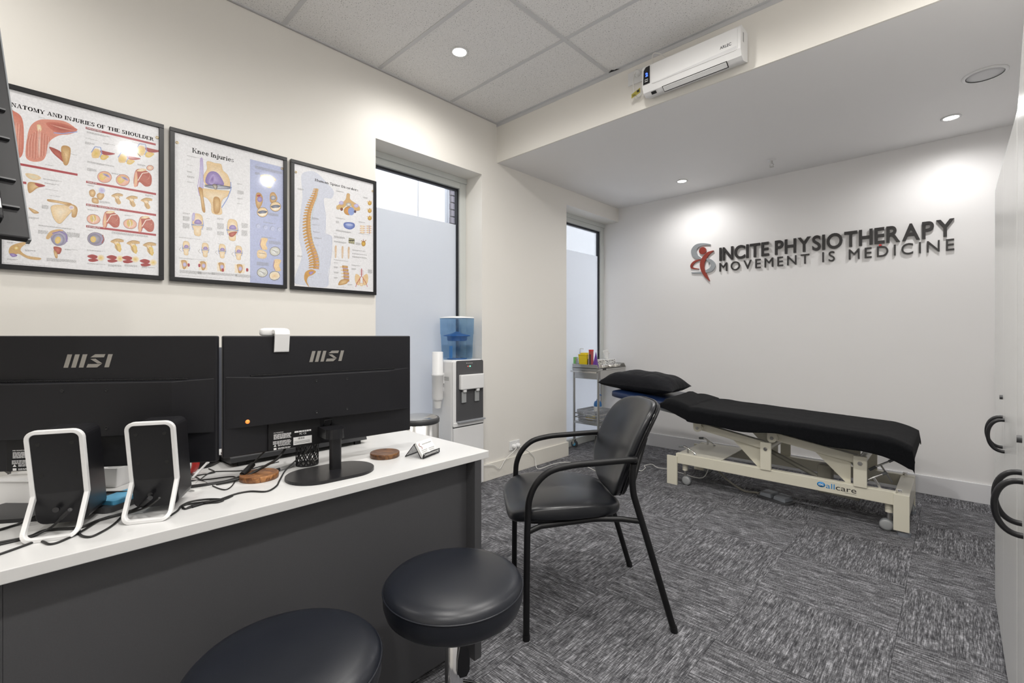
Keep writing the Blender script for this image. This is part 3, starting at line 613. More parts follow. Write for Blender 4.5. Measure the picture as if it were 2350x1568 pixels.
part('emblem', 'sign_red', t2, lambda b: b.tube([Vector((-0.031+0.005*math.sin(k*0.55), 0, 0))+cu*(0.028+0.0018*k)+cn*0.0045 for k in range(13)], 0.0009, 5))
# keyboard behind the right monitor, raised on rear feet
k1, k2 = dpt(530, 1066, 0.012), dpt(842, 1010, 0.012)
kd = (k2-k1); kl = kd.length; t = thing('keyboard', 'dark grey keyboard tilted on its feet behind the right monitor', 'keyboard', Vector((*mid(k1, k2).xy, Z)), math.atan2(kd.y, kd.x))
def kbd(b):
    b.prism([(0, 0.014), (0.006, 0.030), (0.020, 0.034), (0.165, 0.012), (0.170, 0.003), (0.160, 0.001), (0.012, 0.012)], (-kl/2, 0, 0), (0, 1, 0), (0, 0, 1), (kl, 0, 0))
part('case', 'dark_grey_plastic', t, kbd, bevel=0.002)
key0 = None
for r in range(5):
    for c in range(19):
        loc = (-kl/2+0.020+c*(kl-0.04)/18, 0.032+r*0.027, 0.0335-r*0.0041)
        if key0 is None: key0 = part('key', 'black_plastic', t, lambda b: b.box((-0.0095, -0.010, 0), (0.0095, 0.010, 0.006)), bevel=0.001, seg=1); key0.location = loc
        else: share(key0, 'key', t, loc)
for s in (-1, 1): part('tilt_foot', 'black_plastic', t, lambda b: b.prism([(0, 0), (0.012, 0), (0.016, 0.02), (0.002, 0.02)], (s*(kl/2-0.035)-0.012, 0.006, 0), (0, 1, 0), (0, 0, 1), (0.024, 0, 0)))
# mouse
t = thing('computer_mouse', 'black computer mouse on the desk between the two monitors', 'mouse', dpt(474, 1066), 0.9)
part('shell', 'satin_black', t, lambda b: b.sup(0.033, 0.056, 0.036, 0.75, 0.7, 24, 12, fn=lambda p: (p.x, p.y, max(0.0, p.z*(1.0-0.12*p.y/0.056)))))
part('wheel', 'rubber_grey', t, lambda b: b.cyl((-0.003, 0.030, 0.027), (0.003, 0.030, 0.027), 0.008, 12))
# red band, white tubs, papers
t = thing('tape_dispenser', 'red ring of tape standing behind the right speaker', 'tape', dpt(430, 1088), 0.5)
part('red_ring', 'red_plastic', t, lambda b: b.lathe([(0.030, -0.011), (0.036, -0.011), (0.036, 0.011), (0.030, 0.011), (0.030, -0.011)], 36, o=(0, 0, 0.036), M=Matrix.Rotation(PI/2, 4, 'X')))
part('core', 'card_white', t, lambda b: b.lathe([(0.027, -0.010), (0.030, -0.010), (0.030, 0.010), (0.027, 0.010), (0.027, -0.010)], 36, o=(0, 0, 0.036), M=Matrix.Rotation(PI/2, 4, 'X')))
def tub(b):
    b.add([(sx*(0.036+0.012*k), sy*(0.030+0.010*k), 0.058*k) for k in (0, 1) for sx, sy in ((-1,-1),(1,-1),(1,1),(-1,1))]+[(sx*0.044, sy*0.036, 0.056) for sx, sy in ((-1,-1),(1,-1),(1,1),(-1,1))]+[(sx*0.034, sy*0.028, 0.006) for sx, sy in ((-1,-1),(1,-1),(1,1),(-1,1))],
          [(3,2,1,0), (0,1,5,4), (1,2,6,5), (2,3,7,6), (3,0,4,7), (4,5,9,8), (5,6,10,9), (6,7,11,10), (7,4,8,11), (9,13,12,8), (10,14,13,9), (11,15,14,10), (8,12,15,11), (12,13,14,15)])
one('plastic_tub', 'white plastic tub between the two small speakers', 'tub', 'white_plastic', tub, loc=dpt(258, 1112), rz=0.75, group='white tubs behind the speakers', bevel=0.002)
t = thing('wifi_router', 'white box-shaped device behind the left speaker', 'router', dpt(60, 1150), 0.75)
part('case', 'white_plastic', t, lambda b: b.add([(sx*0.055*(1-0.10*k), sy*0.040*(1-0.15*k), 0.062*k) for k in (0, 1) for sx, sy in ((-1,-1),(1,-1),(1,1),(-1,1))], [(3,2,1,0), (4,5,6,7), (0,1,5,4), (1,2,6,5), (2,3,7,6), (3,0,4,7)]), bevel=0.006, seg=3)
part('lid', 'white_gloss', t, lambda b: b.prism(rrect(0.112, 0.080, 0.014, 4), (0, 0, 0.062), (1, 0, 0), (0, 1, 0), (0, 0, 0.004)), bevel=0.001)
t = thing('power_adapter', 'black power brick lying at the left end of the desk', 'adapter', dpt(12, 1128), 0.7)
part('case', 'black_plastic', t, lambda b: b.box((-0.05, -0.025, 0), (0.05, 0.025, 0.028)), bevel=0.005)
part('ridges', 'black_gloss', t, lambda b: [b.box((-0.045+0.008*k, -0.0265, 0.004), (-0.041+0.008*k, 0.0265, 0.0295)) for k in range(12)])
t = thing('phone_cradle', 'grey cordless device with bright blue top behind the right speaker', 'phone', dpt(268, 1160), 0.62)
part('base', 'dark_grey_plastic', t, lambda b: b.prism(rrect(0.075, 0.11, 0.015, 4), (0, 0, 0), (1, 0, 0), (0, 1, 0), (0, 0, 0.014)), bevel=0.003)
part('blue_cover', 'cyan_plastic', t, lambda b: b.prism(rrect(0.060, 0.095, 0.010, 4, 0.004, 0.012), (0, 0, 0.014), (1, 0, 0), (0, 1, 0), (0, 0, 0.010)), bevel=0.002)
t = thing('paper_booklet', 'small folded white leaflet lying under the cables', 'leaflet', dpt(448, 1116), 0.35)
part('page', 'card_white', t, lambda b: b.prism([(-0.045, -0.03), (0.045, -0.03), (0.05, 0.03), (-0.04, 0.03)], (0, 0, 0.0), (1, 0, 0), (0, 1, 0), (0, 0, 0.003)))
part('back_page', 'print_grey', t, lambda b: b.prism([(-0.042, -0.036), (0.040, -0.036), (0.044, -0.028), (-0.042, -0.028)], (0, 0, 0), (1, 0, 0), (0, 1, 0), (0, 0, 0.0015)))
t = thing('usb_stick_antenna', 'thin white plastic stylus leaning among the cables', 'stylus', dpt(441, 1098), 0.2)
part('rod', 'white_plastic', t, lambda b: b.cyl(dpt(441, 1098, 0.004), dpt(474, 1064, 0.032), 0.0035, 10), world=True)
part('end_cap', 'white_gloss', t, lambda b: b.cyl(dpt(474, 1064, 0.032), dpt(478, 1061, 0.034), 0.0042, 10), world=True)
# ------------------------------------------------------------------ cables on the desk: (pixel x, pixel y, height above desk)
def cable(label, pts, r=0.0022, m='cord_black', extra=None, closed=False):
    P = spline([dpt(p[0], p[1], (p[2] if len(p) > 2 else 0.0)+r) for p in pts], 6)
    t = thing('cable', label, 'cable', Vector((*P[0].xy, Z)), group='cables on the desk')
    part('cord', m, t, lambda b: b.tube(P, r, 7), world=True)
    if extra:
        for nm, i0, i1, rr in extra: part(nm, 'black_plastic', t, lambda b: b.cyl(dpt(pts[i0][0], pts[i0][1], (pts[i0][2] if len(pts[i0]) > 2 else 0)+r), dpt(*i1[:2], i1[2]+r) if isinstance(i1, tuple) else dpt(pts[i1][0], pts[i1][1], (pts[i1][2] if len(pts[i1]) > 2 else 0)+r), rr, 12), world=True)
    return t
cable('thick black cable running along the desk edge into the right speaker', [(-320, 1275), (-150, 1262), (-30, 1252), (0, 1246), (67, 1232), (107, 1217), (182, 1211), (228, 1194), (300, 1173, 0.004), (325, 1160, 0.02), (343, 1146, 0.045)], 0.0032, extra=[('plug', 9, (345, 1143, 0.05), 0.005)])
cable('thin black cable nearest the front edge, ending in the right speaker', [(-300, 1330), (-130, 1305), (-30, 1280), (0, 1272), (54, 1253), (88, 1241), (100, 1244), (114, 1249), (139, 1243), (185, 1221), (241, 1189), (295, 1178, 0.003), (340, 1162, 0.02), (366, 1143, 0.05)], 0.0024)
cable('small black cable loop lying between the speakers', [(182, 1215, 0.003), (182, 1224), (190, 1231), (209, 1232), (232, 1222), (254, 1209), (270, 1196), (279, 1186)], 0.0024)
cable('black cable plugged into the left speaker', [(161, 1170, 0.055), (140, 1190, 0.03), (115, 1212, 0.008), (67, 1234), (0, 1250), (-30, 1256), (-150, 1275), (-320, 1290)], 0.0024, extra=[('plug', 0, 1, 0.004)])
cable('tied black cable bundle lying right of the speakers', [(392, 1183), (408, 1172), (417, 1161), (440, 1151), (478, 1146), (512, 1147), (500, 1153), (470, 1155), (440, 1164), (424, 1168), (420, 1162), (435, 1157), (480, 1151, 0.005), (515, 1146), (534, 1138)], 0.0024, extra=[('tie', 8, 7, 0.004)])
cable('long black cable hanging from the right monitor past the coaster', [(721, 981, 0.115), (719, 1005, 0.095), (705, 1035, 0.06), (678, 1058, 0.03), (655, 1080, 0.01), (642, 1102), (634, 1116), (612, 1128), (575, 1128), (545, 1133), (515, 1143), (490, 1152), (452, 1158), (430, 1166)], 0.0024)
cable('thick black lead drooping from the right monitor connectors', [(662, 992, 0.10), (662, 1015, 0.085), (640, 1050, 0.05), (612, 1068, 0.03), (587, 1082, 0.015), (553, 1098, 0.004), (502, 1110), (427, 1121), (380, 1127)], 0.0040)
cable('black lead with a cylindrical ferrite core hanging behind the coaster', [(625, 1016, 0.085), (610, 1034, 0.065), (596, 1047, 0.05), (580, 1066, 0.03), (556, 1090, 0.012), (530, 1101, 0.004), (502, 1107, 0.002), (427, 1117, 0.004), (380, 1122)], 0.0028, extra=[('ferrite_core', 3, 4, 0.0085)])
cable('thin black wire looping from the mouse across the desk', [(479, 1076), (492, 1082), (488, 1086), (450, 1092), (424, 1099), (400, 1104)], 0.0016)
cable('thin black wire looping around the leaflet', [(436, 1104), (480, 1100), (530, 1094), (541, 1098), (535, 1112), (524, 1122), (512, 1124), (494, 1118), (465, 1104), (444, 1092), (425, 1088), (405, 1090)], 0.0018)
cable('thin black wire passing behind the orange-brown coaster', [(448, 1111), (462, 1099), (482, 1085), (505, 1082), (560, 1080), (600, 1070), (640, 1060)], 0.0016)
cable('black cord dropping from the left monitor to the power brick', [(38, 1028, 0.10), (26, 1072, 0.06), (14, 1108, 0.03), (0, 1142), (-25, 1160), (-100, 1175)], 0.0030)
cable('black cord curving past the white box-shaped device', [(-20, 1080, 0.05), (10, 1080, 0.05), (40, 1105, 0.04), (72, 1144, 0.004), (92, 1150, 0.002)], 0.0028)
cable('black cord lying across the desk left of the left speaker', [(-260, 1195), (-120, 1180), (-25, 1170), (0, 1167), (38, 1163), (62, 1152), (90, 1140, 0.003)], 0.0022)
cable('black cord passing beneath the left monitor foot', [(-280, 1240), (-120, 1238), (-25, 1222), (0, 1216), (40, 1204), (70, 1190, 0.012), (100, 1178, 0.014), (128, 1172, 0.012)], 0.0030)
cable('black cord between the speakers under the blue-topped device', [(245, 1130, 0.02), (290, 1129, 0.02), (310, 1128, 0.01)], 0.0030)
# ================================================================== ARMCHAIR
t = thing('armchair', 'black vinyl visitor armchair with tubular arms beside the desk end', 'chair', (-1.2075, 1.73, 0))
AU = Vector((-0.66387, -0.74785, 0)); AV = Vector((-0.74785, 0.66387, 0))      # AU forward, AV towards the far side
t.matrix_basis = Matrix.Translation((-1.2075, 1.73, 0)) @ Matrix((( AU.x, AV.x, 0, 0), (AU.y, AV.y, 0, 0), (0, 0, 1, 0), (0, 0, 0, 1)))
# note: local x = forward, local y = far side (right-handed: x cross y = +z)
VW = 0.2645
for s in (-1, 1):
    y = s*VW
    part('front_leg', 'tube_black', t, lambda b: b.tube([(0.288, y, 0.012), (0.287, y, 0.20), (0.284, y, 0.42), (0.281, y, 0.50)], 0.0128, 14))
    part('arm', 'tube_black', t, lambda b: b.tube(spline([(0.281, y, 0.49), (0.276, y, 0.545), (0.250, y, 0.604), (0.195, y, 0.652), (0.110, y, 0.673), (0.02, y, 0.680), (-0.07, y, 0.686), (-0.125, y, 0.689), (-0.143, y*0.985, 0.688), (-0.152, y*0.90, 0.686)], 5), 0.0128, 14))
    part('back_leg', 'tube_black', t, lambda b: b.tube(spline([(-0.302, y, 0.012), (-0.250, y, 0.185), (-0.190, y, 0.385), (-0.152, y, 0.508), (-0.138, y, 0.560), (-0.134, y, 0.62), (-0.138, y, 0.672)], 5), [0.0128]*31, 14))
    for x in (0.288, -0.305): part('foot_glide', 'rubber_grey' if False else 'black_plastic', t, lambda b: b.cyl((x, y, 0), (x+(0 if x > 0 else 0.004), y, 0.022), 0.0145, 14))
    part('side_rail', 'tube_black', t, lambda b: b.tube([(0.283, y, 0.418), (0.23, y*0.93, 0.432), (0.0, y*0.80, 0.440), (-0.10, y*0.88, 0.444), (-0.172, y, 0.445)], 0.011, 10))
    part('back_upright', 'tube_black', t, lambda b: b.tube([(-0.140, y*0.97, 0.60), (-0.176, y*0.80, 0.66), (-0.215, y*0.72, 0.76)], 0.010, 10))
def seatfn(p):
    x, y, z = p
    k = 1.0-0.16*max(0.0, -x/0.235)            # narrower at the back
    z = z+0.018*(1-(x/0.235)**2)*(1.0 if z > 0 else 0.2)-0.018*max(0.0, (x-0.12)/0.11)**2-0.010*max(0.0, 1-abs(y)/0.2)*(1 if z > 0 else 0)
    return (x, y*k, z)
part('seat', 'vinyl_black', t, lambda b: b.sup(0.242, 0.252, 0.034, 0.55, 0.42, 56, 20, o=(0.112, 0, 0.466), fn=seatfn))
part('seat_pan', 'black_plastic', t, lambda b: b.sup(0.20, 0.19, 0.024, 0.35, 0.3, 32, 10, o=(0.10, 0, 0.432)))
def backfn(p):
    # p.x: thickness, p.y: width, p.z: height ; taper towards the bottom, wrap around the sitter
    h = p.z/0.205; w = 1.0-0.30*max(0.0, -h)**1.7
    y = p.y*w; x = p.x+0.95*y*y-0.085*h-0.020*h*h
    return (x, y, p.z)
part('backrest', 'vinyl_black', t, lambda b: b.sup(0.026, 0.232, 0.205, 0.5, 0.55, 56, 28, o=(-0.188, 0, 0.690), fn=backfn))
part('back_shell', 'black_plastic', t, lambda b: b.sup(0.012, 0.222, 0.196, 0.4, 0.45, 48, 20, o=(-0.216, 0, 0.690), fn=backfn))
part('piping', 'black_gloss', t, lambda b: b.tube([Vector((-0.206, 0, 0.690))+Vector(backfn(Vector((0, 0.232*math.copysign(abs(math.cos(a))**0.55, math.cos(a)), 0.204*math.copysign(abs(math.sin(a))**0.5, math.sin(a)))))) for a in [2*PI*k/72+0.02 for k in range(72)]], 0.003, 6, closed=True))

# ================================================================== STOOLS
def stool(label, x, y, zt, r, rz):
    t = thing('round_stool', label, 'stool', (x, y, 0), rz, 'round black stools in the foreground')
    b0 = zt-0.095
    part('seat_top', 'leather_black', t, lambda b: b.lathe([(0, zt+0.006), (r*0.45, zt+0.005), (r*0.8, zt+0.001), (r*0.93, zt-0.006), (r*0.985, zt-0.016), (r, zt-0.024)], 72))
    part('seat_side', 'leather_black', t, lambda b: b.lathe([(r*0.70, b0), (r*0.88, b0+0.004), (r*0.965, b0+0.018), (r*1.0, b0+0.040), (r*1.004, zt-0.036), (r, zt-0.025)], 72))
    part('seam_piping', 'leather_black', t, lambda b: [b.tube([(r*1.002*math.cos(2*PI*k/72), r*1.002*math.sin(2*PI*k/72), zt-0.0245) for k in range(72)], 0.0024, 6, closed=True)])
    part('seat_plate', 'black_plastic', t, lambda b: b.lathe([(0.03, b0-0.014), (0.085, b0-0.012), (r*0.72, b0+0.001)], 32))
    part('gas_piston', 'chrome', t, lambda b: b.cyl((0, 0, 0.26), (0, 0, b0-0.01), 0.0125, 20))
    part('collar', 'black_plastic', t, lambda b: b.lathe([(0.020, b0-0.075), (0.024, b0-0.07), (0.026, b0-0.02), (0.040, b0-0.012)], 20))
    part('column', 'chrome', t, lambda b: b.lathe([(0.024, 0.07), (0.025, 0.08), (0.025, b0-0.070), (0.021, b0-0.066)], 28))
    part('lever', 'black_gloss', t, lambda b: b.prism([(p[0], p[1]) for p in [(-0.009, 0), (0.009, 0), (0.010, -0.07), (0.017, -0.115), (0.017, -0.145), (0.009, -0.160), (-0.009, -0.160), (-0.017, -0.145), (-0.017, -0.115), (-0.010, -0.07)]], (0.032, -0.022, b0-0.010), (0.94, 0.34, 0), (0.02, 0.03, 1), (-0.003, 0.008, 0)), bevel=0.002)
    part('foot_ring', 'chrome', t, lambda b: b.tube([(0.135*math.cos(2*PI*k/64), 0.135*math.sin(2*PI*k/64), 0.120) for k in range(64)], 0.009, 12, closed=True))
    for k in range(5):
        a = 2*PI*k/5+0.3; c, s = math.cos(a), math.sin(a)
        lg = part('base_arm', 'chrome', t, lambda b: b.tube([(0.02*c, 0.02*s, 0.085), (0.12*c, 0.12*s, 0.078), (0.195*c, 0.195*s, 0.062)], [0.018, 0.015, 0.011], 10))
        part('ring_strut', 'chrome', t, lambda b: b.tube([(0.024*c, 0.024*s, 0.14), (0.135*c, 0.135*s, 0.120)], 0.005, 8))
        part('castor', 'black_plastic', lg, lambda b: [b.cyl((0.195*c-s*0.016, 0.195*s+c*0.016, 0.026), (0.195*c+s*0.016, 0.195*s-c*0.016, 0.026), 0.026, 18), b.cyl((0.195*c, 0.195*s, 0.03), (0.195*c, 0.195*s, 0.064), 0.006, 8)])
    return t
stool('round black leather stool on a chrome column, beside the armchair', -1.001, 0.817, 0.52, 0.190, YAW)
stool('round black leather stool nearest the viewer, cut by the picture bottom', -0.999, 0.371, 0.52, 0.190, 1.3)
# ================================================================== OFFICE CHAIR BEHIND THE DESK
t = thing('office_chair', 'dark blue-grey office chair behind the desk, seen between the monitors', 'chair', (-2.28, 0.52, 0), 0.15)
part('backrest', 'office_fabric', t, lambda b: b.sup(0.030, 0.23, 0.27, 0.4, 0.45, 40, 20, o=(-0.06, 0, 0.86), fn=lambda p: (p.x-0.9*p.y*p.y*-1-0.06*p.z, p.y, p.z)))
part('seat', 'office_fabric', t, lambda b: b.sup(0.24, 0.245, 0.04, 0.45, 0.4, 40, 16, o=(0.14, 0, 0.49)))
part('back_bar', 'black_plastic', t, lambda b: b.tube(spline([(0.05, 0, 0.44), (-0.10, 0, 0.45), (-0.14, 0, 0.55), (-0.11, 0, 0.80)], 5), 0.018, 10))
part('column', 'black_plastic', t, lambda b: b.cyl((0.12, 0, 0.08), (0.12, 0, 0.46), 0.027, 16))
for k in range(5):
    a = 2*PI*k/5; c, s = math.cos(a), math.sin(a)
    lg = part('base_arm', 'black_plastic', t, lambda b: b.tube([(0.12, 0, 0.095), (0.12+0.29*c, 0.29*s, 0.065)], [0.022, 0.013], 8))
    part('castor', 'black_plastic', lg, lambda b: b.cyl((0.12+0.29*c-s*0.02, 0.29*s+c*0.02, 0.027), (0.12+0.29*c+s*0.02, 0.29*s-c*0.02, 0.027), 0.027, 14))
for s in (-1, 1): part('armrest', 'black_plastic', t, lambda b: [b.tube(spline([(0.10, s*0.25, 0.46), (0.10, s*0.30, 0.50), (0.10, s*0.30, 0.66)], 4), 0.014, 8), b.box((-0.02, s*0.30-0.04, 0.66), (0.22, s*0.30+0.04, 0.69))])
# ================================================================== TREATMENT COUCH
NY, FY = 3.56, 4.09            # near and far rail planes
couch = thing('treatment_couch', 'cream-framed hydraulic treatment couch with navy vinyl top along the logo wall', 'couch', (-0.95, 3.82, 0))
def cp(name, m, fn, parent=None, **k): return part(name, m, parent or couch, fn, world=True, **k)
for y in (NY, FY):
    s = 1 if y == NY else -1
    cp('base_rail', 'bed_cream', lambda b: b.box((-1.60, y, 0.172), (-0.25, y+s*0.045, 0.250)), bevel=0.003)
    cp('end_leg', 'bed_cream', lambda b: b.box((-1.668, y-s*0.012, 0.0), (-1.585, y+s*0.006, 0.226)), bevel=0.002)
    cp('end_leg', 'bed_cream', lambda b: [b.box((-0.262, y-s*0.014, 0.03), (-0.188, y+s*0.002, 0.245)), b.box((-0.2615, y+s*0.0005, 0.206), (-0.1885, y+s*0.05, 0.2445))], bevel=0.002)
    for x in (-0.985, -0.455):
        po = cp('post', 'bed_cream', lambda b: b.box((x, y-s*0.008, 0.245), (x+0.068, y+s*0.012, 0.436)), bevel=0.002)
        cp('bolt', 'steel', lambda b: [b.cyl((x+0.034, y-s*0.008, 0.392), (x+0.034, y-s*0.013, 0.392), 0.013, 6), b.cyl((x+0.034, y-s*0.013, 0.392), (x+0.034, y-s*0.017, 0.392), 0.007, 12)], po)
    for x in (-1.432, -0.915):
        lg = cp('lug', 'bed_cream', lambda b: b.prism([(-0.030, 0.545), (-0.030, 0.470)]+[(0.030*math.cos(PI+PI*k/10), 0.470+0.030*math.sin(PI+PI*k/10)) for k in range(1, 10)]+[(0.030, 0.470), (0.030, 0.545)], (x, y+s*0.004, 0), (1, 0, 0), (0, 0, 1), (0, s*0.012, 0)), bevel=0.001)
        cp('bolt', 'steel', lambda b: [b.cyl((x, y+s*0.004, 0.470), (x, y-s*0.002, 0.470), 0.012, 6), b.cyl((x, y-s*0.002, 0.470), (x, y-s*0.006, 0.470), 0.006, 12)], lg)
        cp('arm_beam', 'bed_cream', lambda b: b.beam((x+0.02, y+s*0.055, 0.478), (x+0.475, y+s*0.055, 0.405), 0.05, 0.052, up=(0, 0, 1)), bevel=0.002)
        cp('gusset', 'bed_cream', lambda b: b.prism([(x+0.235, 0.425), (x+0.44, 0.395), (x+0.44, 0.235), (x+0.425, 0.235)], (0, y+s*0.05, 0), (1, 0, 0), (0, 0, 1), (0, s*0.008, 0)))
for x in (-1.415, -0.898): cp('cross_tube', 'bed_cream', lambda b: b.cyl((x, NY+0.01, 0.474), (x, FY-0.01, 0.474), 0.022, 16))
for x in (-0.951, -0.421): cp('cross_tube', 'bed_cream', lambda b: b.cyl((x, NY+0.012, 0.395), (x, FY-0.012, 0.395), 0.024, 16))
cp('end_channel', 'bed_cream', lambda b: [b.box((-0.260, NY+0.006, 0.205), (-0.190, FY-0.006, 0.243)), b.box((-0.202, NY+0.006, 0.115), (-0.1895, FY-0.006, 0.242))], bevel=0.002)
cp('end_channel', 'bed_cream', lambda b: b.box((-1.598, NY+0.006, 0.180), (-1.55, FY-0.006, 0.246)), bevel=0.002)
cp('cover_plate', 'bed_cream', lambda b: b.box((-1.555, NY+0.004, 0.246), (-1.255, FY-0.004, 0.2525)), bevel=0.001)
cp('actuator', 'motor_grey', lambda b: b.rbox((-0.685, 3.76, 0.10), (-0.60, 3.85, 0.300)))
cp('actuator_rod', 'motor_grey', lambda b: [b.beam((-0.62, 3.80, 0.13), (-0.45, 3.80, 0.12), 0.06, 0.05), b.cyl((-0.68, 3.80, 0.20), (-1.15, 3.80, 0.40), 0.016, 12)])
# frame under the cushions, tilted slightly down to the foot end
SL = -0.040
def zt(x): return 0.562+SL*(x+1.45)
cp('top_frame', 'bed_cream', lambda b: [b.beam((-1.47, y, zt(-1.47)-0.014), (-0.24, y, zt(-0.24)-0.014), 0.03, 0.028, up=(0, 0, 1)) for y in (NY+0.005, FY-0.005)] + [b.beam((x, NY, zt(x)-0.014), (x, FY, zt(x)-0.014), 0.028, 0.024, up=(0, 0, 1)) for x in (-1.45, -0.9, -0.26)], bevel=0.001)
for y in (NY-0.055, FY+0.045):
    cp('head_rail', 'rubber_grey', lambda b: b.beam((-2.02, y, 0.642), (-1.475, y, 0.565), 0.022, 0.022, up=(0, 0, 1)), bevel=0.003)
    cp('hinge_plate', 'bed_cream', lambda b: b.prism([(-1.50, 0.572), (-1.44, 0.566), (-1.39, 0.566), (-1.39, 0.535), (-1.43, 0.532), (-1.50, 0.552)], (0, y, 0), (1, 0, 0), (0, 0, 1), (0, 0.05 if y < 3.8 else -0.05, 0)))
def cushion(b, x0, x1, z0, z1, th):
    L_ = (x1-x0)/2; a = math.atan2(z1-z0, x1-x0)
    b.sup(math.hypot(L_, (z1-z0)/2), 0.340, th/2, 0.28, 0.16, 72, 14, M=Matrix.Translation(((x0+x1)/2, 3.825, (z0+z1)/2+th/2)) @ Matrix.Rotation(-a, 4, 'Y'))
cp('cushion', 'vinyl_navy', lambda b: cushion(b, -1.475, -0.25, zt(-1.475)+0.004, zt(-0.25)+0.002, 0.060))
cp('head_cushion', 'vinyl_navy', lambda b: cushion(b, -2.165, -1.48, 0.652, 0.576, 0.060))
# castors, levers, levelling feet
def castor(x, y, sx):
    c = cp('castor', 'wheel_grey', lambda b: [b.lathe([(0.0, -0.018), (0.022, -0.018), (0.034, -0.013), (0.034, 0.013), (0.022, 0.018), (0, 0.018)], 28, o=(x+sx*0.012, y, 0.0345), M=Matrix.Rotation(PI/2, 4, 'X'))])
    cp('tyre', 'rubber_grey', lambda b: b.lathe([(0.030, -0.014), (0.0360, -0.012), (0.0360, 0.012), (0.030, 0.014)], 28, o=(x+sx*0.012, y, 0.0360), M=Matrix.Rotation(PI/2, 4, 'X')), c)
    cp('stem', 'steel', lambda b: b.cyl((x, y, 0.05), (x, y, 0.205), 0.011, 12), c)
    cp('sleeve', 'bed_cream', lambda b: b.cyl((x, y, 0.115), (x, y, 0.215), 0.021, 16), c)
    cp('cap', 'steel', lambda b: b.cyl((x, y, 0.215), (x, y, 0.235), 0.014, 14), c)
castor(-1.545, NY+0.05, 1); castor(-1.545, FY-0.03, 1); castor(-0.285, NY+0.045, -1); castor(-0.235, FY-0.03, 1)
def lever(px, py, a, b_, c):
    """shaft from p up to a bar bent between points"""
    lv = cp('brake_lever', 'chrome', lambda b: b.tube(a, 0.0065, 8))
    cp('lever_shaft', 'steel', lambda b: b.beam(b_[0], b_[1], 0.016, 0.010), lv)
    for q in c: cp('lever_grip', 'rubber_grey', lambda b: b.cyl(q[0], q[1], 0.0095, 10), lv)
for y in (NY+0.045, FY-0.08):
    x = -1.505
    lever(0, 0, [(x-0.075, y-0.01, 0.300), (x-0.035, y-0.01, 0.306), (x+0.025, y, 0.270), (x+0.048, y, 0.252), (x+0.022, y-0.02, 0.236)], [(x-0.015, y, 0.17), (x-0.015, y, 0.298)], [((x-0.083, y-0.01, 0.299), (x-0.045, y-0.01, 0.305)), ((x+0.045, y-0.004, 0.250), (x+0.018, y-0.022, 0.234))])
for y in (NY+0.05, FY-0.09):
    x = -0.355
    lever(0, 0, [(x-0.055, y-0.012, 0.272), (x-0.02, y, 0.297), (x+0.045, y+0.02, 0.338)], [(x+0.055, y, 0.20), (x-0.005, y, 0.305)], [((x-0.066, y-0.016, 0.263), (x-0.032, y-0.004, 0.288)), ((x+0.035, y+0.017, 0.331), (x+0.056, y+0.024, 0.346))])
for y in (NY+0.02, FY-0.02):
    cp('levelling_foot', 'pedal_grey', lambda b: [b.cyl((-0.215, y, 0), (-0.215, y, 0.020), 0.033, 28), b.cyl((-0.215, y, 0.02), (-0.215, y, 0.20), 0.008, 10)])
    cp('adjuster_nut', 'chrome', lambda b: b.cyl((-0.238, y+0.015, 0.245), (-0.238, y+0.015, 0.262), 0.014, 6))
cp('decal_blue', 'decal_blue', lambda b: [b.lathe([(0.0215, 0), (0.0215, 0.0006), (0, 0.0006)], 32, o=(-0.625, NY, 0.216), M=Matrix.Rotation(PI/2, 4, 'X') @ Matrix.Diagonal((1.05, 0.80, 1, 1))), text_into(b, 'all', (-0.599, NY-0.0002, 0.199), (1, 0, 0), (0, 0, 1), (0, -1, 0), 0.033, 0.0006, 0.0, width=0.047)])
cp('decal_emblem', 'print_white', lambda b: text_into(b, 'oc', (-0.640, NY-0.0007, 0.2095), (1, 0, 0), (0, 0, 1), (0, -1, 0), 0.017, 0.0004, 0.025, width=0.030))
cp('decal_black', 'print_black', lambda b: [text_into(b, 'care', (-0.546, NY-0.0002, 0.199), (1, 0, 0), (0, 0, 1), (0, -1, 0), 0.033, 0.0006, 0.0, width=0.106), b.box((-0.50, NY-0.0005, 0.190), (-0.44, NY, 0.1915))])
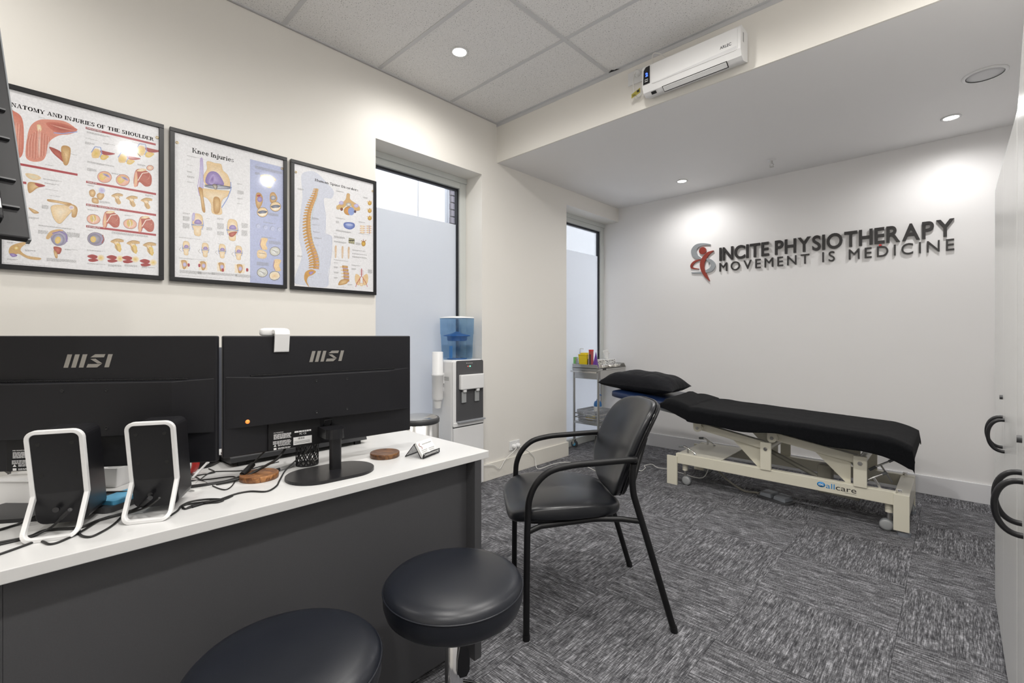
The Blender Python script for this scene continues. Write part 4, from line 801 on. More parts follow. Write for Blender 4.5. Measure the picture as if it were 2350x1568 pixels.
# ------------------------------------------------------------------ towel
def towel(b):
    X0, XE, Y0, Y1 = -1.69, -0.185, 3.480, 4.172
    n, m = 150, 84; LA = XE-X0+0.070; vs = []
    for i in range(n+1):
        a = LA*i/n
        hn = 0.088+0.012*math.sin(5*a+0.4)+0.010*math.sin(13*a)+0.006*max(0, (a-1.15)/0.4)          # hang on the near side
        hn *= min(1.0, 0.35+a*2.2) if a < 0.3 else 1.0
        hf = 0.05; Wd = Y1-Y0
        for j in range(m+1):
            t_ = j/m; bb = -hn+(Wd+hn+hf)*t_
            db = max(0.0, -bb, bb-Wd); da = max(0.0, a-(XE-X0)); x = X0+min(a, XE-X0); y = Y0+min(max(bb, 0.0), Wd)
            # round the shoulders
            inx = min(XE-X0-a, 0.14) if a < XE-X0 else 0.0; iny = min(min(bb, Wd-bb), 0.04) if 0 <= bb <= Wd else 0.0
            topx = x if x > -1.48 else x
            base = (zt(x)+0.070) if x > -1.47 else 0.640+(x+1.47)*-0.115
            z = base-0.022*(1-max(0, iny)/0.04)**2-0.034*(1-max(0, inx)/0.14)**2
            drop = math.hypot(da*1.0, db) if da and db else da+db
            z -= drop
            if db: y += (-1 if bb < 0 else 1)*(0.010+0.10*db*0.3)
            if da: x += 0.012+0.15*da
            f = max(0.0, 1-a/0.42)
            w = 0.0035*noise.noise(Vector((x*5, y*5, 0.3)))+0.0015*noise.noise(Vector((x*19, y*19, 1.3)))
            w += f*(0.020*max(0, math.sin(9*(a*0.8+0.35*bb)+0.6))*(0.4+0.6*math.sin(PI*min(1, max(0, bb/Wd)))) + 0.014*math.sin(16*a+4*bb))*(1 if not db else 0.5)
            if a < 0.03: w -= 0.0
            x += (0.03*math.sin(6*bb)+0.025*math.sin(2.4*bb+1))*max(0, 1-a/0.2) if not db else 0
            vs.append((x, y+(0.004*math.sin(11*a+3)*(db/0.09) if db else 0), z+abs(w)+0.004))
    fs = [(i*(m+1)+j, i*(m+1)+j+1, (i+1)*(m+1)+j+1, (i+1)*(m+1)+j) for i in range(n) for j in range(m)]
    b.add(vs, fs, True)
tw = MB(); towel(tw); o = tw.build('towel', 'towel_black', None); tag(o, 'large black terry towel spread over the treatment couch', 'towel')
sm = o.modifiers.new('thickness', 'SOLIDIFY'); sm.thickness = 0.007; sm.offset = 1
# ------------------------------------------------------------------ pillow
def pillow(b):
    n = 44; vs = []; fs = []; A, B, Cc = 0.335, 0.25, 0.112
    for side in (1, -1):
        for i in range(n+1):
            for j in range(n+1):
                u = -1+2*i/n; v = -1+2*j/n
                k = (1-abs(u)**3.2)*(1-abs(v)**3.2)
                h = Cc*max(0.0, k)**0.52*(1.0 if side > 0 else 0.48)
                px = A*u*(1-0.07*(1-u*u)*0-0.085*(1-abs(v)**2)*abs(u)**6); py = B*v*(1-0.09*(1-abs(u)**2)*abs(v)**6)
                wr = 0.009*noise.noise(Vector((px*8+3, py*11, 0.5*side)))+0.006*abs(noise.noise(Vector((px*16, py*7, 4+side))))*k+0.004*math.sin(14*px+20*py+3*noise.noise(Vector((px*4, py*4, 2))))*k
                vs.append((px, py, side*h+(wr if k > 0.02 else 0)))
    N_ = (n+1)*(n+1)
    for s in (0, 1):
        for i in range(n):
            for j in range(n):
                q = (s*N_+i*(n+1)+j, s*N_+(i+1)*(n+1)+j, s*N_+(i+1)*(n+1)+j+1, s*N_+i*(n+1)+j+1); fs.append(q if s == 0 else q[::-1])
    b.add(vs, fs, True)
b = MB(); pillow(b); o = b.build('pillow', 'pillow_black', None); tag(o, 'plump black pillow at the head end of the treatment couch', 'pillow')
o.matrix_basis = Matrix.Translation((-1.995, 3.80, 0.748)) @ Matrix.Rotation(math.radians(3.0), 4, 'Y') @ Matrix.Rotation(0.10, 4, 'Z')
# ------------------------------------------------------------------ foot switch and its cord
fa, fb = fpt(1752, 1138), fpt(1812, 1152)
t = thing('foot_switch', 'grey two-pedal foot switch on the carpet beneath the couch', 'foot switch', (-0.93, 3.72, 0), -0.33)
part('base', 'dark_grey_plastic', t, lambda b: b.prism(rrect(0.24, 0.125, 0.04, 6), (0, 0, 0), (1, 0, 0), (0, 1, 0), (0, 0, 0.014)), bevel=0.003)
for s in (-1, 1):
    part('pedal', 'pedal_grey', t, lambda b: b.add([(s*0.052+sx*(0.044-0.006*k), sy*(0.048-0.006*k)+0.004, 0.014+(0.034*k if sy > 0 else 0.026*k)) for k in (0, 1) for sx, sy in ((-1,-1),(1,-1),(1,1),(-1,1))], [(3,2,1,0), (4,5,6,7), (0,1,5,4), (1,2,6,5), (2,3,7,6), (3,0,4,7)]), bevel=0.003)
cc_ = spline([fpt(1648, 1080, 0.16), fpt(1665, 1098, 0.09), fpt(1690, 1117, 0.03), fpt(1712, 1128, 0.01), fpt(1735, 1131, 0.01), (-1.045, 3.74, 0.012)], 14)
def coil(b):
    pts = []; n = len(cc_)
    for i in range(n-1):
        d = (cc_[i+1]-cc_[i]); u, w = frame_for(d)
        for k in range(10):
            a = 2*PI*k/10; pts.append(cc_[i].lerp(cc_[i+1], k/10)+(u*math.cos(a)+w*math.sin(a))*0.0055)
    b.tube(pts, 0.0028, 4)
part('coiled_cord', 'cord_beige', t, coil, world=True)
# ================================================================== WATER COOLER
CX1 = -2.680; CYa, CYb = 2.180, 2.487; CTOP = 0.998
t = thing('water_cooler', 'white water cooler with grey dispensing recess and blue tank by the window', 'water cooler', ((CX1-2.94)/2, (CYa+CYb)/2, 0))
COOLER = t
def wp(name, m, fn, parent=None, **k): return part(name, m, parent or t, fn, world=True, **k)
wp('body', 'white_plastic', lambda b: b.box((-2.945, CYa, 0.01), (CX1-0.012, CYb, CTOP)), bevel=0.018, seg=4)
wp('front_frame', 'white_gloss', lambda b: [b.box((CX1-0.014, CYa, 0.505), (CX1, CYa+0.030, CTOP-0.012)), b.box((CX1-0.014, CYa+0.003, 0.500), (CX1+0.004, CYb-0.002, 0.532))], bevel=0.004)
wp('front_panel', 'cooler_grey', lambda b: b.prism(rrect(CYb-CYa-0.040, 0.46, 0.014, 5, (CYa+CYb)/2+0.015, 0.762), (CX1-0.013, 0, 0), (0, 1, 0), (0, 0, 1), (0.012, 0, 0)))
wp('recess', 'desk_dark', lambda b: b.box((CX1-0.004, CYa+0.048, 0.540), (CX1-0.0005, CYb-0.012, 0.780)))
wp('tap_block', 'white_gloss', lambda b: b.box((CX1-0.004, CYa+0.055, 0.775), (CX1+0.030, CYb-0.020, 0.888)), bevel=0.008, seg=3)
for y in (CYa+0.098, CYb-0.078):
    tp = wp('tap', 'white_plastic', lambda b: b.box((CX1+0.006, y-0.014, 0.756), (CX1+0.024, y+0.014, 0.777)), bevel=0.002)
    wp('tap_paddle', 'wheel_grey', lambda b: b.box((CX1+0.002, y-0.022, 0.676), (CX1+0.010, y+0.022, 0.758)), tp, bevel=0.002)
wp('drip_tray', 'grey_plastic', lambda b: b.box((CX1-0.01, CYa+0.035, 0.530), (CX1+0.026, CYb-0.004, 0.540)), bevel=0.001)
wp('lower_door', 'white_plastic', lambda b: b.box((CX1-0.012, CYa+0.004, 0.03), (CX1+0.002, CYb-0.002, 0.492)), bevel=0.004)
wp('door_gap', 'dark_grey_plastic', lambda b: b.box((CX1-0.013, CYa+0.006, 0.490), (CX1-0.002, CYb-0.004, 0.502)))
wp('status_light', 'led_green', lambda b: b.cyl((CX1-0.001, 2.345, 0.948), (CX1+0.001, 2.345, 0.948), 0.0045, 10)); wp('status_light', 'led_red', lambda b: b.cyl((CX1-0.001, 2.325, 0.948), (CX1+0.001, 2.325, 0.948), 0.0035, 10))
wp('maker_print', 'print_grey', lambda b: [b.cyl((CX1-0.001, 2.312, 0.972), (CX1+0.0006, 2.312, 0.972), 0.005, 10), b.box((CX1-0.001, 2.322, 0.969), (CX1+0.0006, 2.372, 0.974))])
wp('notice_sticker', 'print_grey', lambda b: [b.box((-2.80+0.0, CYa-0.0005, 0.868-0.008*k), (-2.73, CYa+0.001, 0.872-0.008*k)) for k in range(4)])
# tank
tx, ty = -2.822, 2.334
t2 = thing('water_tank', 'translucent blue filter tank on top of the water cooler', 'water tank', (tx, ty, CTOP))
part('tank_wall', 'blue_tank', t2, lambda b: b.lathe([(0.0, 0.002), (0.112, 0.002), (0.120, 0.010), (0.124, 0.12), (0.127, 0.19), (0.131, 0.20), (0.133, 0.305), (0.135, 0.318), (0.131, 0.318), (0.128, 0.20), (0.121, 0.12), (0.117, 0.012), (0.0, 0.006)], 48))
part('lid', 'white_plastic', t2, lambda b: b.lathe([(0.134, 0.318), (0.130, 0.328), (0.06, 0.334), (0, 0.335)], 48))
part('filter', 'blue_plastic', t2, lambda b: b.lathe([(0.070, 0.142), (0.078, 0.150), (0.080, 0.176), (0.105, 0.180), (0.105, 0.186), (0.062, 0.196), (0.03, 0.205), (0.015, 0.215), (0, 0.216)], 36))
part('water', 'tank_water', t2, lambda b: b.lathe([(0.114, 0.012), (0.119, 0.11), (0, 0.11)], 40))
part('scale_strip', 'blue_plastic', t2, lambda b: b.box((0.05, -0.118, 0.012), (0.075, -0.108, 0.105)))
part('foot_ring', 'blue_plastic', t2, lambda b: b.lathe([(0.075, -0.002), (0.080, 0.006), (0.05, 0.006)], 32))
# cup dispenser on the cooler side
t3 = thing('cup_dispenser', 'white tubular paper-cup dispenser on the side of the water cooler', 'cup dispenser', (-2.80, 2.128, 0.64))
part('tube', 'white_plastic', t3, lambda b: b.lathe([(0.036, 0.06), (0.042, 0.075), (0.043, 0.24), (0.0455, 0.242), (0.0455, 0.256), (0.041, 0.258), (0.0405, 0.418), (0.036, 0.421), (0, 0.421)], 32))
part('paper_cup', 'card_white', t3, lambda b: b.lathe([(0.024, 0.0), (0.031, 0.06), (0.033, 0.064), (0.03, 0.07)], 28))
part('bracket', 'white_plastic', t3, lambda b: [b.box((-0.012, 0.030, 0.18), (0.012, 0.056, 0.26)), b.box((-0.006, 0.03, 0.12), (0.006, 0.056, 0.15))])
# pedal bin
t4 = thing('waste_bin', 'round brushed-steel bin with dark rim in front of the window', 'bin', (-2.60, 1.815, 0))
part('drum', 'steel', t4, lambda b: b.lathe([(0.132, 0.0), (0.136, 0.006), (0.136, 0.600), (0.132, 0.602)], 48))
part('rim', 'dark_grey_plastic', t4, lambda b: b.lathe([(0.137, 0.600), (0.141, 0.604), (0.141, 0.626), (0.136, 0.634), (0.128, 0.634)], 48))
part('lid', 'steel_bright', t4, lambda b: b.lathe([(0.130, 0.632), (0.110, 0.644), (0.06, 0.652), (0, 0.654)], 48))
part('pedal', 'dark_grey_plastic', t4, lambda b: b.box((0.12, -0.03, 0.012), (0.175, 0.03, 0.024)), bevel=0.003)
# ================================================================== SOCKETS AND CORDS
oy, oz = 2.918, 0.235
t = thing('wall_socket', 'white double power socket above the baseboard by the couch cord', 'socket', (XL, oy, oz))
part('plate', 'white_plastic', t, lambda b: b.box((0, -0.062, -0.040), (0.010, 0.062, 0.040)), bevel=0.003)
for s in (-1, 1):
    part('plug', 'white_gloss', t, lambda b: b.lathe([(0.020, 0), (0.019, 0.022), (0.012, 0.030), (0, 0.032)], 20, o=(0.010, s*0.024+0.008, -0.006), M=Matrix.Rotation(PI/2, 4, 'Y')))
    part('switch', 'white_gloss', t, lambda b: b.box((0.009, s*0.024-0.006, 0.020), (0.013, s*0.024+0.006, 0.030)))
def floor_cord(parent, pts, r=0.0035):
    P = spline(pts, 6); part('power_cord', 'cord_white', parent, lambda b: b.tube(P, r, 7), world=True)
r_ = 0.0035
floor_cord(couch, [(XL+0.035, oy+0.032, oz-0.006), (XL+0.055, oy+0.05, oz-0.03), at(1213, 1037, 0, XL+0.030), at(1227, 1052, 0, XL+0.03), fpt(1231, 1073, r_), fpt(1240, 1076, r_), fpt(1262, 1068, r_), fpt(1287, 1062, r_), fpt(1313, 1062, r_), fpt(1345, 1071, r_), fpt(1372, 1084, r_), fpt(1406, 1103, r_), fpt(1440, 1092, r_), fpt(1460, 1079, r_), fpt(1472, 1081, r_), fpt(1481, 1074, r_), fpt(1479, 1069, r_), fpt(1496, 1066, r_), fpt(1508, 1073, r_), fpt(1532, 1077, r_), fpt(1560, 1085, r_), (-1.45, 3.72, 0.05), (-1.40, 3.75, 0.19)])
floor_cord(COOLER, [(XL+0.035, oy-0.016, oz-0.006), (XL+0.05, oy-0.035, oz-0.025), at(1160, 1055, 0, XL+0.03), at(1149, 1074, 0, XL+0.03), at(1143, 1075, 0, XL+0.03), at(1132, 1068, 0, XL+0.03), at(1113, 1069, 0, XL+0.03), (XL+0.02, 2.50, 0.12)], 0.003)
# ================================================================== WALL HEATER ON THE BULKHEAD
HX0, HX1, HZ0, HZ1, HYf = -1.376, -0.812, 2.645, 2.822, 2.592
t = thing('wall_heater', 'white wall-mounted fan heater with dark display panel under the ceiling', 'heater', ((HX0+HX1)/2, YK, HZ0))
HEATER = t
def hp(name, m, fn, parent=None, **k): return part(name, m, parent or t, fn, world=True, **k)
hp('casing', 'white_plastic', lambda b: b.prism([(YK-0.004, HZ0+0.02), (YK-0.004, HZ1), (HYf+0.012, HZ1), (HYf, HZ1-0.012), (HYf, HZ0+0.050), (HYf+0.016, HZ0+0.016), (HYf+0.045, HZ0)], (HX0, 0, 0), (0, 1, 0), (0, 0, 1), (HX1-HX0, 0, 0)), bevel=0.014, seg=4)
hp('front_cover', 'white_gloss', lambda b: b.prism(rrect(HX1-HX0-0.075, 0.118, 0.014, 5, (HX0+HX1)/2+0.022, HZ1-0.071), (0, HYf+0.001, 0), (1, 0, 0), (0, 0, 1), (0, -0.003, 0)), bevel=0.001)
hp('silver_strip', 'grid_metal', lambda b: b.prism([(HX0+0.06, HZ0+0.050), (HX1-0.028, HZ0+0.050), (HX1-0.020, HZ0+0.058), (HX1-0.020, HZ0+0.068), (HX0+0.30, HZ0+0.058)], (0, HYf-0.001, 0), (1, 0, 0), (0, 0, 1), (0, -0.002, 0)))
dsp = hp('display_panel', 'black_gloss', lambda b: b.prism([(HX0+0.008, HZ0+0.058), (HX0+0.050, HZ0+0.058), (HX0+0.050, HZ1-0.016), (HX0+0.026, HZ1-0.018), (HX0+0.012, HZ1-0.034)], (0, HYf, 0), (1, 0, 0), (0, 0, 1), (0, -0.0042, 0)))
hp('digit', 'led_blue', lambda b: text_into(b, '2', (HX0+0.024, HYf-0.0042, HZ0+0.103), (1, 0, 0), (0, 0, 1), (0, -1, 0), 0.020, 0.0004, 0.05), dsp)
hp('buttons', 'print_white', lambda b: [b.box((HX0+0.018, HYf-0.0046, HZ0+0.082), (HX0+0.040, HYf-0.004, HZ0+0.086)), b.box((HX0+0.018, HYf-0.0046, HZ0+0.071), (HX0+0.040, HYf-0.004, HZ0+0.075))], dsp)
hp('maker_print', 'dark_grey_plastic', lambda b: text_into(b, 'ARLEC', (HX1-0.105, HYf-0.002, HZ0+0.083), (1, 0, 0), (0, 0, 1), (0, -1, 0), 0.015, 0.0006, 0.02, width=0.058))
fl_ = Vector((0, 0.029, -0.016)).normalized(); fn_ = Vector((0, -0.45, -0.89)).normalized()
hp('flap', 'white_gloss', lambda b: b.prism([(0, 0), (0.36, 0), (0.36, 0.030), (0, 0.030)], (HX0+0.125, HYf+0.016, HZ0+0.0135), (1, 0, 0), fl_, fn_*0.004), bevel=0.001)
hp('outlet_slot', 'void_black', lambda b: b.prism([(-0.004, -0.003), (0.364, -0.003), (0.364, 0.037), (-0.004, 0.037)], (HX0+0.125, HYf+0.016, HZ0+0.0145), (1, 0, 0), fl_, fn_*0.0016))
hp('rocker_switch', 'print_black', lambda b: b.prism([(0, 0.004), (0.030, 0.004), (0.030, 0.022), (0, 0.022)], (HX0+0.048, HYf+0.016, HZ0+0.0135), (1, 0, 0), fl_, fn_*0.003))
hp('side_vent', 'print_grey', lambda b: b.box((HX1-0.001, HYf+0.035, HZ0+0.10), (HX1+0.0006, HYf+0.05, HZ0+0.15)))
t = thing('wall_socket', 'white power socket on the bulkhead left of the heater', 'socket', (-1.472, YK, 2.842))
part('plate', 'white_plastic', t, lambda b: b.box((-0.062, -0.010, -0.042), (0.062, 0, 0.042)), bevel=0.003)
part('plug', 'white_gloss', t, lambda b: b.lathe([(0.021, 0), (0.020, 0.022), (0.013, 0.030), (0, 0.032)], 20, o=(0.010, -0.010, 0.012), M=Matrix.Rotation(PI/2, 4, 'X')))
P = spline([(-1.465, 2.670, 2.85), (-1.470, 2.655, 2.80), (-1.468, 2.66, 2.72), (-1.44, 2.665, 2.69), (-1.405, 2.67, 2.72), (-1.40, 2.675, 2.79), (-1.375, 2.68, 2.83), (-1.30, 2.685, 2.85), (-1.25, 2.66, 2.845), (-1.27, 2.64, 2.87), (-1.315, 2.63, 2.895), (-1.33, 2.63, 2.87), (-1.333, 2.64, 2.81)], 7)
part('power_cord', 'cord_white', HEATER, lambda b: b.tube(P, 0.003, 7), world=True)
o = one('test_tag', 'small yellow electrical test tag hanging on the heater cord', 'tag', 'tag_yellow', lambda b: b.add([(-0.030, 0, -0.014), (0.030, 0, 0.004), (0.030, 0, 0.034), (-0.030, 0, 0.012), (-0.030, 0.0012, -0.014), (0.030, 0.0012, 0.004), (0.030, 0.0012, 0.034), (-0.030, 0.0012, 0.012)], [(0,1,2,3), (7,6,5,4), (0,4,5,1), (1,5,6,2), (2,6,7,3), (3,7,4,0)]), loc=(-1.452, 2.652, 2.700))
part('tag_print', 'print_black', o, lambda b: [b.box((0.008, -0.0004, 0.010), (0.024, 0.0, 0.024))]+[b.box((-0.024, -0.0004, -0.004+0.006*k), (-0.002, 0.0, -0.001+0.006*k)) for k in range(2)])
# ================================================================== SCREEN SEEN FROM BEHIND AT THE LEFT EDGE
tvP = CAMP+ray(71, 549)*1.0; tvN = Vector((-0.977, -0.216, 0)).normalized(); tvD = Vector((0.216, -0.977, 0)).normalized(); aT = math.radians(24)
tvU = Vector((0, 0, math.cos(aT)))+tvN*math.sin(aT); tvB = tvU.cross(tvD).normalized()      # tvD: away to the left, tvU: up the panel, tvB: panel normal
if tvB.dot(tvN) > 0: tvB = -tvB
TM = Matrix(((tvD.x, tvU.x, tvB.x, tvP.x), (tvD.y, tvU.y, tvB.y, tvP.y), (tvD.z, tvU.z, tvB.z, tvP.z), (0, 0, 0, 1)))
t = thing('wall_screen', 'dark tilted television seen from behind at the left picture edge', 'television', (tvP.x, tvP.y-0.45, 0))
def tp_(name, m, fn, parent=None, **k):
    b = MB(); fn(b); b.v = [TM @ p for p in b.v]; return b.build(name, m, parent or t, world=True, **k)
TW, TH = 0.96, 0.62
tp_('panel', 'black_plastic', lambda b: b.box((0, 0, -0.018), (TW, TH, 0.0)), bevel=0.004)
tp_('bezel_edge', 'rubber_grey', lambda b: b.box((-0.0015, -0.001, -0.020), (0.004, TH, -0.002)))
tp_('screen', 'black_gloss', lambda b: b.box((0.01, 0.012, -0.0195), (TW-0.01, TH-0.01, -0.018)))
hs = tp_('back_housing', 'black_plastic', lambda b: b.box((0.042, 0.02, 0.0), (TW-0.042, 0.40, 0.034)), bevel=0.010)
tp_('port_panel', 'black_gloss', lambda b: b.box((0.052, 0.125, 0.030), (0.135, 0.185, 0.0365)), hs, bevel=0.003)
tp_('port_frame', 'dark_grey_plastic', lambda b: [b.box((0.046, 0.118, 0.034), (0.145, 0.124, 0.039)), b.box((0.046, 0.186, 0.034), (0.145, 0.192, 0.039)), b.box((0.046, 0.118, 0.034), (0.052, 0.192, 0.039))], hs)
for k, v_ in enumerate((0.105, 0.078, 0.030)): tp_('port', 'steel', lambda b: b.box((0.060, v_, 0.034), (0.085, v_+0.010, 0.0375)), hs)
tp_('sticker', 'print_white', lambda b: b.box((0.046, 0.045, 0.034), (0.066, 0.068, 0.0352)), hs)
for v_ in (0.07, 0.14, 0.25, 0.33): tp_('rib', 'dark_grey_plastic', lambda b: b.box((0.012, v_, 0.0), (0.044, v_+0.004, 0.008)), hs)
part('mount_arm', 'satin_black', t, lambda b: [b.tube([TM @ Vector((0.48, 0.3, 0.03)), TM @ Vector((0.48, 0.32, 0.10)), (tvP.x+0.02, tvP.y-0.47, 2.10), (tvP.x+0.02, tvP.y-0.47, GRID_Z)], 0.018, 10), b.cyl((tvP.x+0.02, tvP.y-0.47, GRID_Z-0.02), (tvP.x+0.02, tvP.y-0.47, GRID_Z), 0.07, 20)], world=True)
# ================================================================== INSTRUMENT TROLLEY
TX0, TX1, TY0, TY1 = -2.925, -2.600, 3.995, 4.530
tr = thing('instrument_trolley', 'stainless steel trolley with one drawer standing in the far window recess', 'trolley', ((TX0+TX1)/2, (TY0+TY1)/2, 0))
def rp(name, m, fn, parent=None, **k): return part(name, m, parent or tr, fn, world=True, **k)
for x in (TX0+0.012, TX1-0.012):
    for y in (TY0+0.012, TY1-0.012):
        rp('post', 'steel', lambda b: b.cyl((x, y, 0.085), (x, y, 0.85), 0.0125, 14))
        c = rp('castor', 'dark_grey_plastic', lambda b: b.cyl((x+0.006, y-0.010, 0.037), (x+0.006, y+0.010, 0.037), 0.037, 20))
        rp('hub', 'cyan_plastic', lambda b: b.cyl((x+0.006, y-0.012, 0.037), (x+0.006, y+0.012, 0.037), 0.018, 14), c)
        rp('fork', 'steel_bright', lambda b: [b.box((x-0.012, y-0.016, 0.035), (x+0.012, y-0.013, 0.082)), b.box((x-0.012, y+0.013, 0.035), (x+0.012, y+0.016, 0.082)), b.box((x-0.014, y-0.016, 0.078), (x+0.014, y+0.016, 0.086))], c)
rp('top_tray', 'steel', lambda b: [b.box((TX0, TY0, 0.842), (TX1, TY1, 0.848)), b.box((TX0, TY0, 0.815), (TX1-0.02, TY0+0.003, 0.884)), b.box((TX0, TY1-0.003, 0.815), (TX1-0.02, TY1, 0.884)), b.box((TX0, TY0, 0.815), (TX0+0.003, TY1, 0.884)),
   b.prism([(TX1-0.02, 0.842), (TX1, 0.842), (TX1-0.02, 0.884)], (0, TY0, 0), (1, 0, 0), (0, 0, 1), (0, 0.003, 0)), b.prism([(TX1-0.02, 0.842), (TX1, 0.842), (TX1-0.02, 0.884)], (0, TY1-0.003, 0), (1, 0, 0), (0, 0, 1), (0, 0.003, 0)), b.box((TX1-0.004, TY0, 0.826), (TX1, TY1, 0.850))])
for yy in (TY0+0.006, TY1-0.012): rp('side_panel', 'steel', lambda b: b.box((TX0+0.006, yy, 0.735), (TX1-0.006, yy+0.006, 0.842)))
dw = rp('drawer', 'steel', lambda b: b.box((TX0+0.01, TY0+0.028, 0.738), (TX1-0.001, TY1-0.012, 0.824)), bevel=0.002)
rp('knob', 'steel_bright', lambda b: b.lathe([(0.006, 0), (0.005, 0.010), (0.011, 0.016), (0.010, 0.022), (0, 0.025)], 16, o=(TX1-0.001, (TY0+TY1)/2+0.015, 0.785), M=Matrix.Rotation(PI/2, 4, 'Y')), dw)
rp('name_plate', 'print_black', lambda b: b.box((TX1-0.001, TY0+0.075, 0.829), (TX1+0.001, TY0+0.140, 0.846)))
rp('push_handle', 'steel_bright', lambda b: b.tube([(TX0+0.012, TY0+0.01, 0.808), (TX0+0.0, TY0-0.030, 0.808), (TX1-0.005, TY0-0.030, 0.808), (TX1-0.012, TY0+0.01, 0.808)], 0.008, 10))
rp('lower_shelf', 'steel', lambda b: b.box((TX0+0.004, TY0+0.004, 0.262), (TX1-0.004, TY1-0.004, 0.285)), bevel=0.002)
for z in (0.325, 0.365): rp('shelf_rail', 'steel_bright', lambda b: b.tube([(TX1-0.012, TY0+0.012, z), (TX0+0.012, TY0+0.012, z), (TX0+0.012, TY1-0.012, z), (TX1-0.012, TY1-0.012, z), (TX1-0.012, TY0+0.012, z)], 0.004, 8))
TZ = 0.848
def tpt(px, yy): return at(px, 820, 1, yy)
def slab(w, d, h): return lambda b: b.box((-w/2, -d/2, 0), (w/2, d/2, h))
def put(px, yy, z=TZ): p = tpt(px, yy); return (p.x, p.y, z)
t = thing('green_carton', 'small green and clear box at the left of the trolley top', 'box', put(1321, 4.06), 0.1)
part('carton', 'green_card', t, slab(0.026, 0.05, 0.105), bevel=0.001); part('clear_sleeve', 'clear_plastic', t, lambda b: b.box((0.014, -0.024, 0), (0.050, 0.024, 0.10)))
t = thing('sharps_container', 'bright yellow sharps container on the trolley', 'container', put(1343, 4.09), 0.0)
part('tub', 'yellow_plastic', t, lambda b: b.add([(sx*(0.045+0.008*k), sy*(0.045+0.008*k), 0.125*k) for k in (0, 1) for sx, sy in ((-1,-1),(1,-1),(1,1),(-1,1))], [(3,2,1,0), (4,5,6,7), (0,1,5,4), (1,2,6,5), (2,3,7,6), (3,0,4,7)]), bevel=0.006, seg=3)
part('lid', 'yellow_plastic', t, lambda b: [b.prism(rrect(0.112, 0.112, 0.012, 4), (0, 0, 0.125), (1, 0, 0), (0, 1, 0), (0, 0, 0.012)), b.prism(rrect(0.08, 0.08, 0.012, 4), (0, 0, 0.137), (1, 0, 0), (0, 1, 0), (0, 0, 0.016))], bevel=0.002)
part('label', 'print_black', t, lambda b: b.box((0.049, -0.030, 0.02), (0.0515, 0.036, 0.09)))
t = thing('pump_bottle', 'clear pump bottle behind the yellow sharps container', 'bottle', put(1330, 4.22), 0.0)
part('bottle', 'clear_plastic', t, lambda b: b.lathe([(0.028, 0), (0.030, 0.01), (0.030, 0.11), (0.012, 0.135), (0.011, 0.15)], 20)); part('pump', 'white_plastic', t, lambda b: [b.cyl((0, 0, 0.15), (0, 0, 0.19), 0.006, 10), b.tube([(0, 0, 0.19), (0.03, 0.01, 0.192), (0.045, 0.012, 0.186)], 0.005, 8)])
t = thing('tall_carton', 'tall narrow red and white box on the trolley', 'box', put(1356.5, 4.06), 0.0)
part('carton', 'red_card', t, slab(0.030, 0.045, 0.185), bevel=0.001); part('white_edge', 'card_white', t, lambda b: b.box((-0.0165, -0.0235, 0), (-0.0125, 0.0235, 0.183))); part('top_flap', 'red_plastic', t, lambda b: b.box((-0.0155, -0.0230, 0.172), (0.0155, 0.0230, 0.188))); part('label_patch', 'dark_grey_plastic', t, lambda b: b.box((-0.008, -0.0233, 0.03), (0.012, -0.0224, 0.14)))
t = thing('pyramid_carton', 'purple pointed carton at the trolley corner', 'box', put(1366.5, 4.045), 0.2)
part('carton', 'purple_card', t, lambda b: b.add([(-0.027, -0.027, 0), (0.027, -0.027, 0), (0.027, 0.027, 0), (-0.027, 0.027, 0), (0.006, 0.0, 0.172)], [(3,2,1,0), (0,1,4), (1,2,4), (2,3,4), (3,0,4)]), bevel=0.001)
part('flower_print', 'card_white', t, lambda b: b.lathe([(0, 0.0004), (0.006, 0.0004), (0.006, 0)], 8, o=(-0.006, -0.0225, 0.03), M=Matrix.Rotation(PI/2, 4, 'X')))
t = thing('tissue_box', 'patterned tissue box with a white tissue pulled up', 'tissue box', put(1391, 4.36), 0.0)
part('box', 'card_white', t, lambda b: b.box((-0.058, -0.105, 0), (0.058, 0.105, 0.078)), bevel=0.002)
def speck(b):
    rnd = random.Random(3)
    for k in range(90):
        y = rnd.uniform(-0.10, 0.10); z = rnd.uniform(0.004, 0.074); s = rnd.uniform(0.002, 0.006); b.lathe([(0, 0.0004), (s, 0.0004), (s, 0)], 6, o=(0.058, y, z), M=Matrix.Rotation(PI/2, 4, 'Y') @ Matrix.Diagonal((1, rnd.uniform(0.5, 1.6), 1, 1)))
    for k in range(40):
        x = rnd.uniform(-0.054, 0.054); z = rnd.uniform(0.004, 0.074); s = rnd.uniform(0.002, 0.005); b.lathe([(0, 0.0004), (s, 0.0004), (s, 0)], 6, o=(x, -0.105, z), M=Matrix.Rotation(PI/2, 4, 'X'))
sp_ = part('pattern', 'dark_grey_plastic', t, speck); sp_['kind'] = 'stuff'
def tissue(b):
    n = 14; vs = []
    for i in range(n+1):
        for j in range(9):
            u = i/n-0.5; v = j/8; vs.append((0.018*math.sin(9*u+2*v)+0.01*v, u*(0.06+0.06*v), 0.078+0.105*v*(1-0.5*abs(u+0.15))))
    b.add(vs, [(i*9+j, (i+1)*9+j, (i+1)*9+j+1, i*9+j+1) for i in range(n) for j in range(8)], True)
ts = part('tissue', 'card_white', t, tissue); ts.modifiers.new('thickness', 'SOLIDIFY').thickness = 0.0015
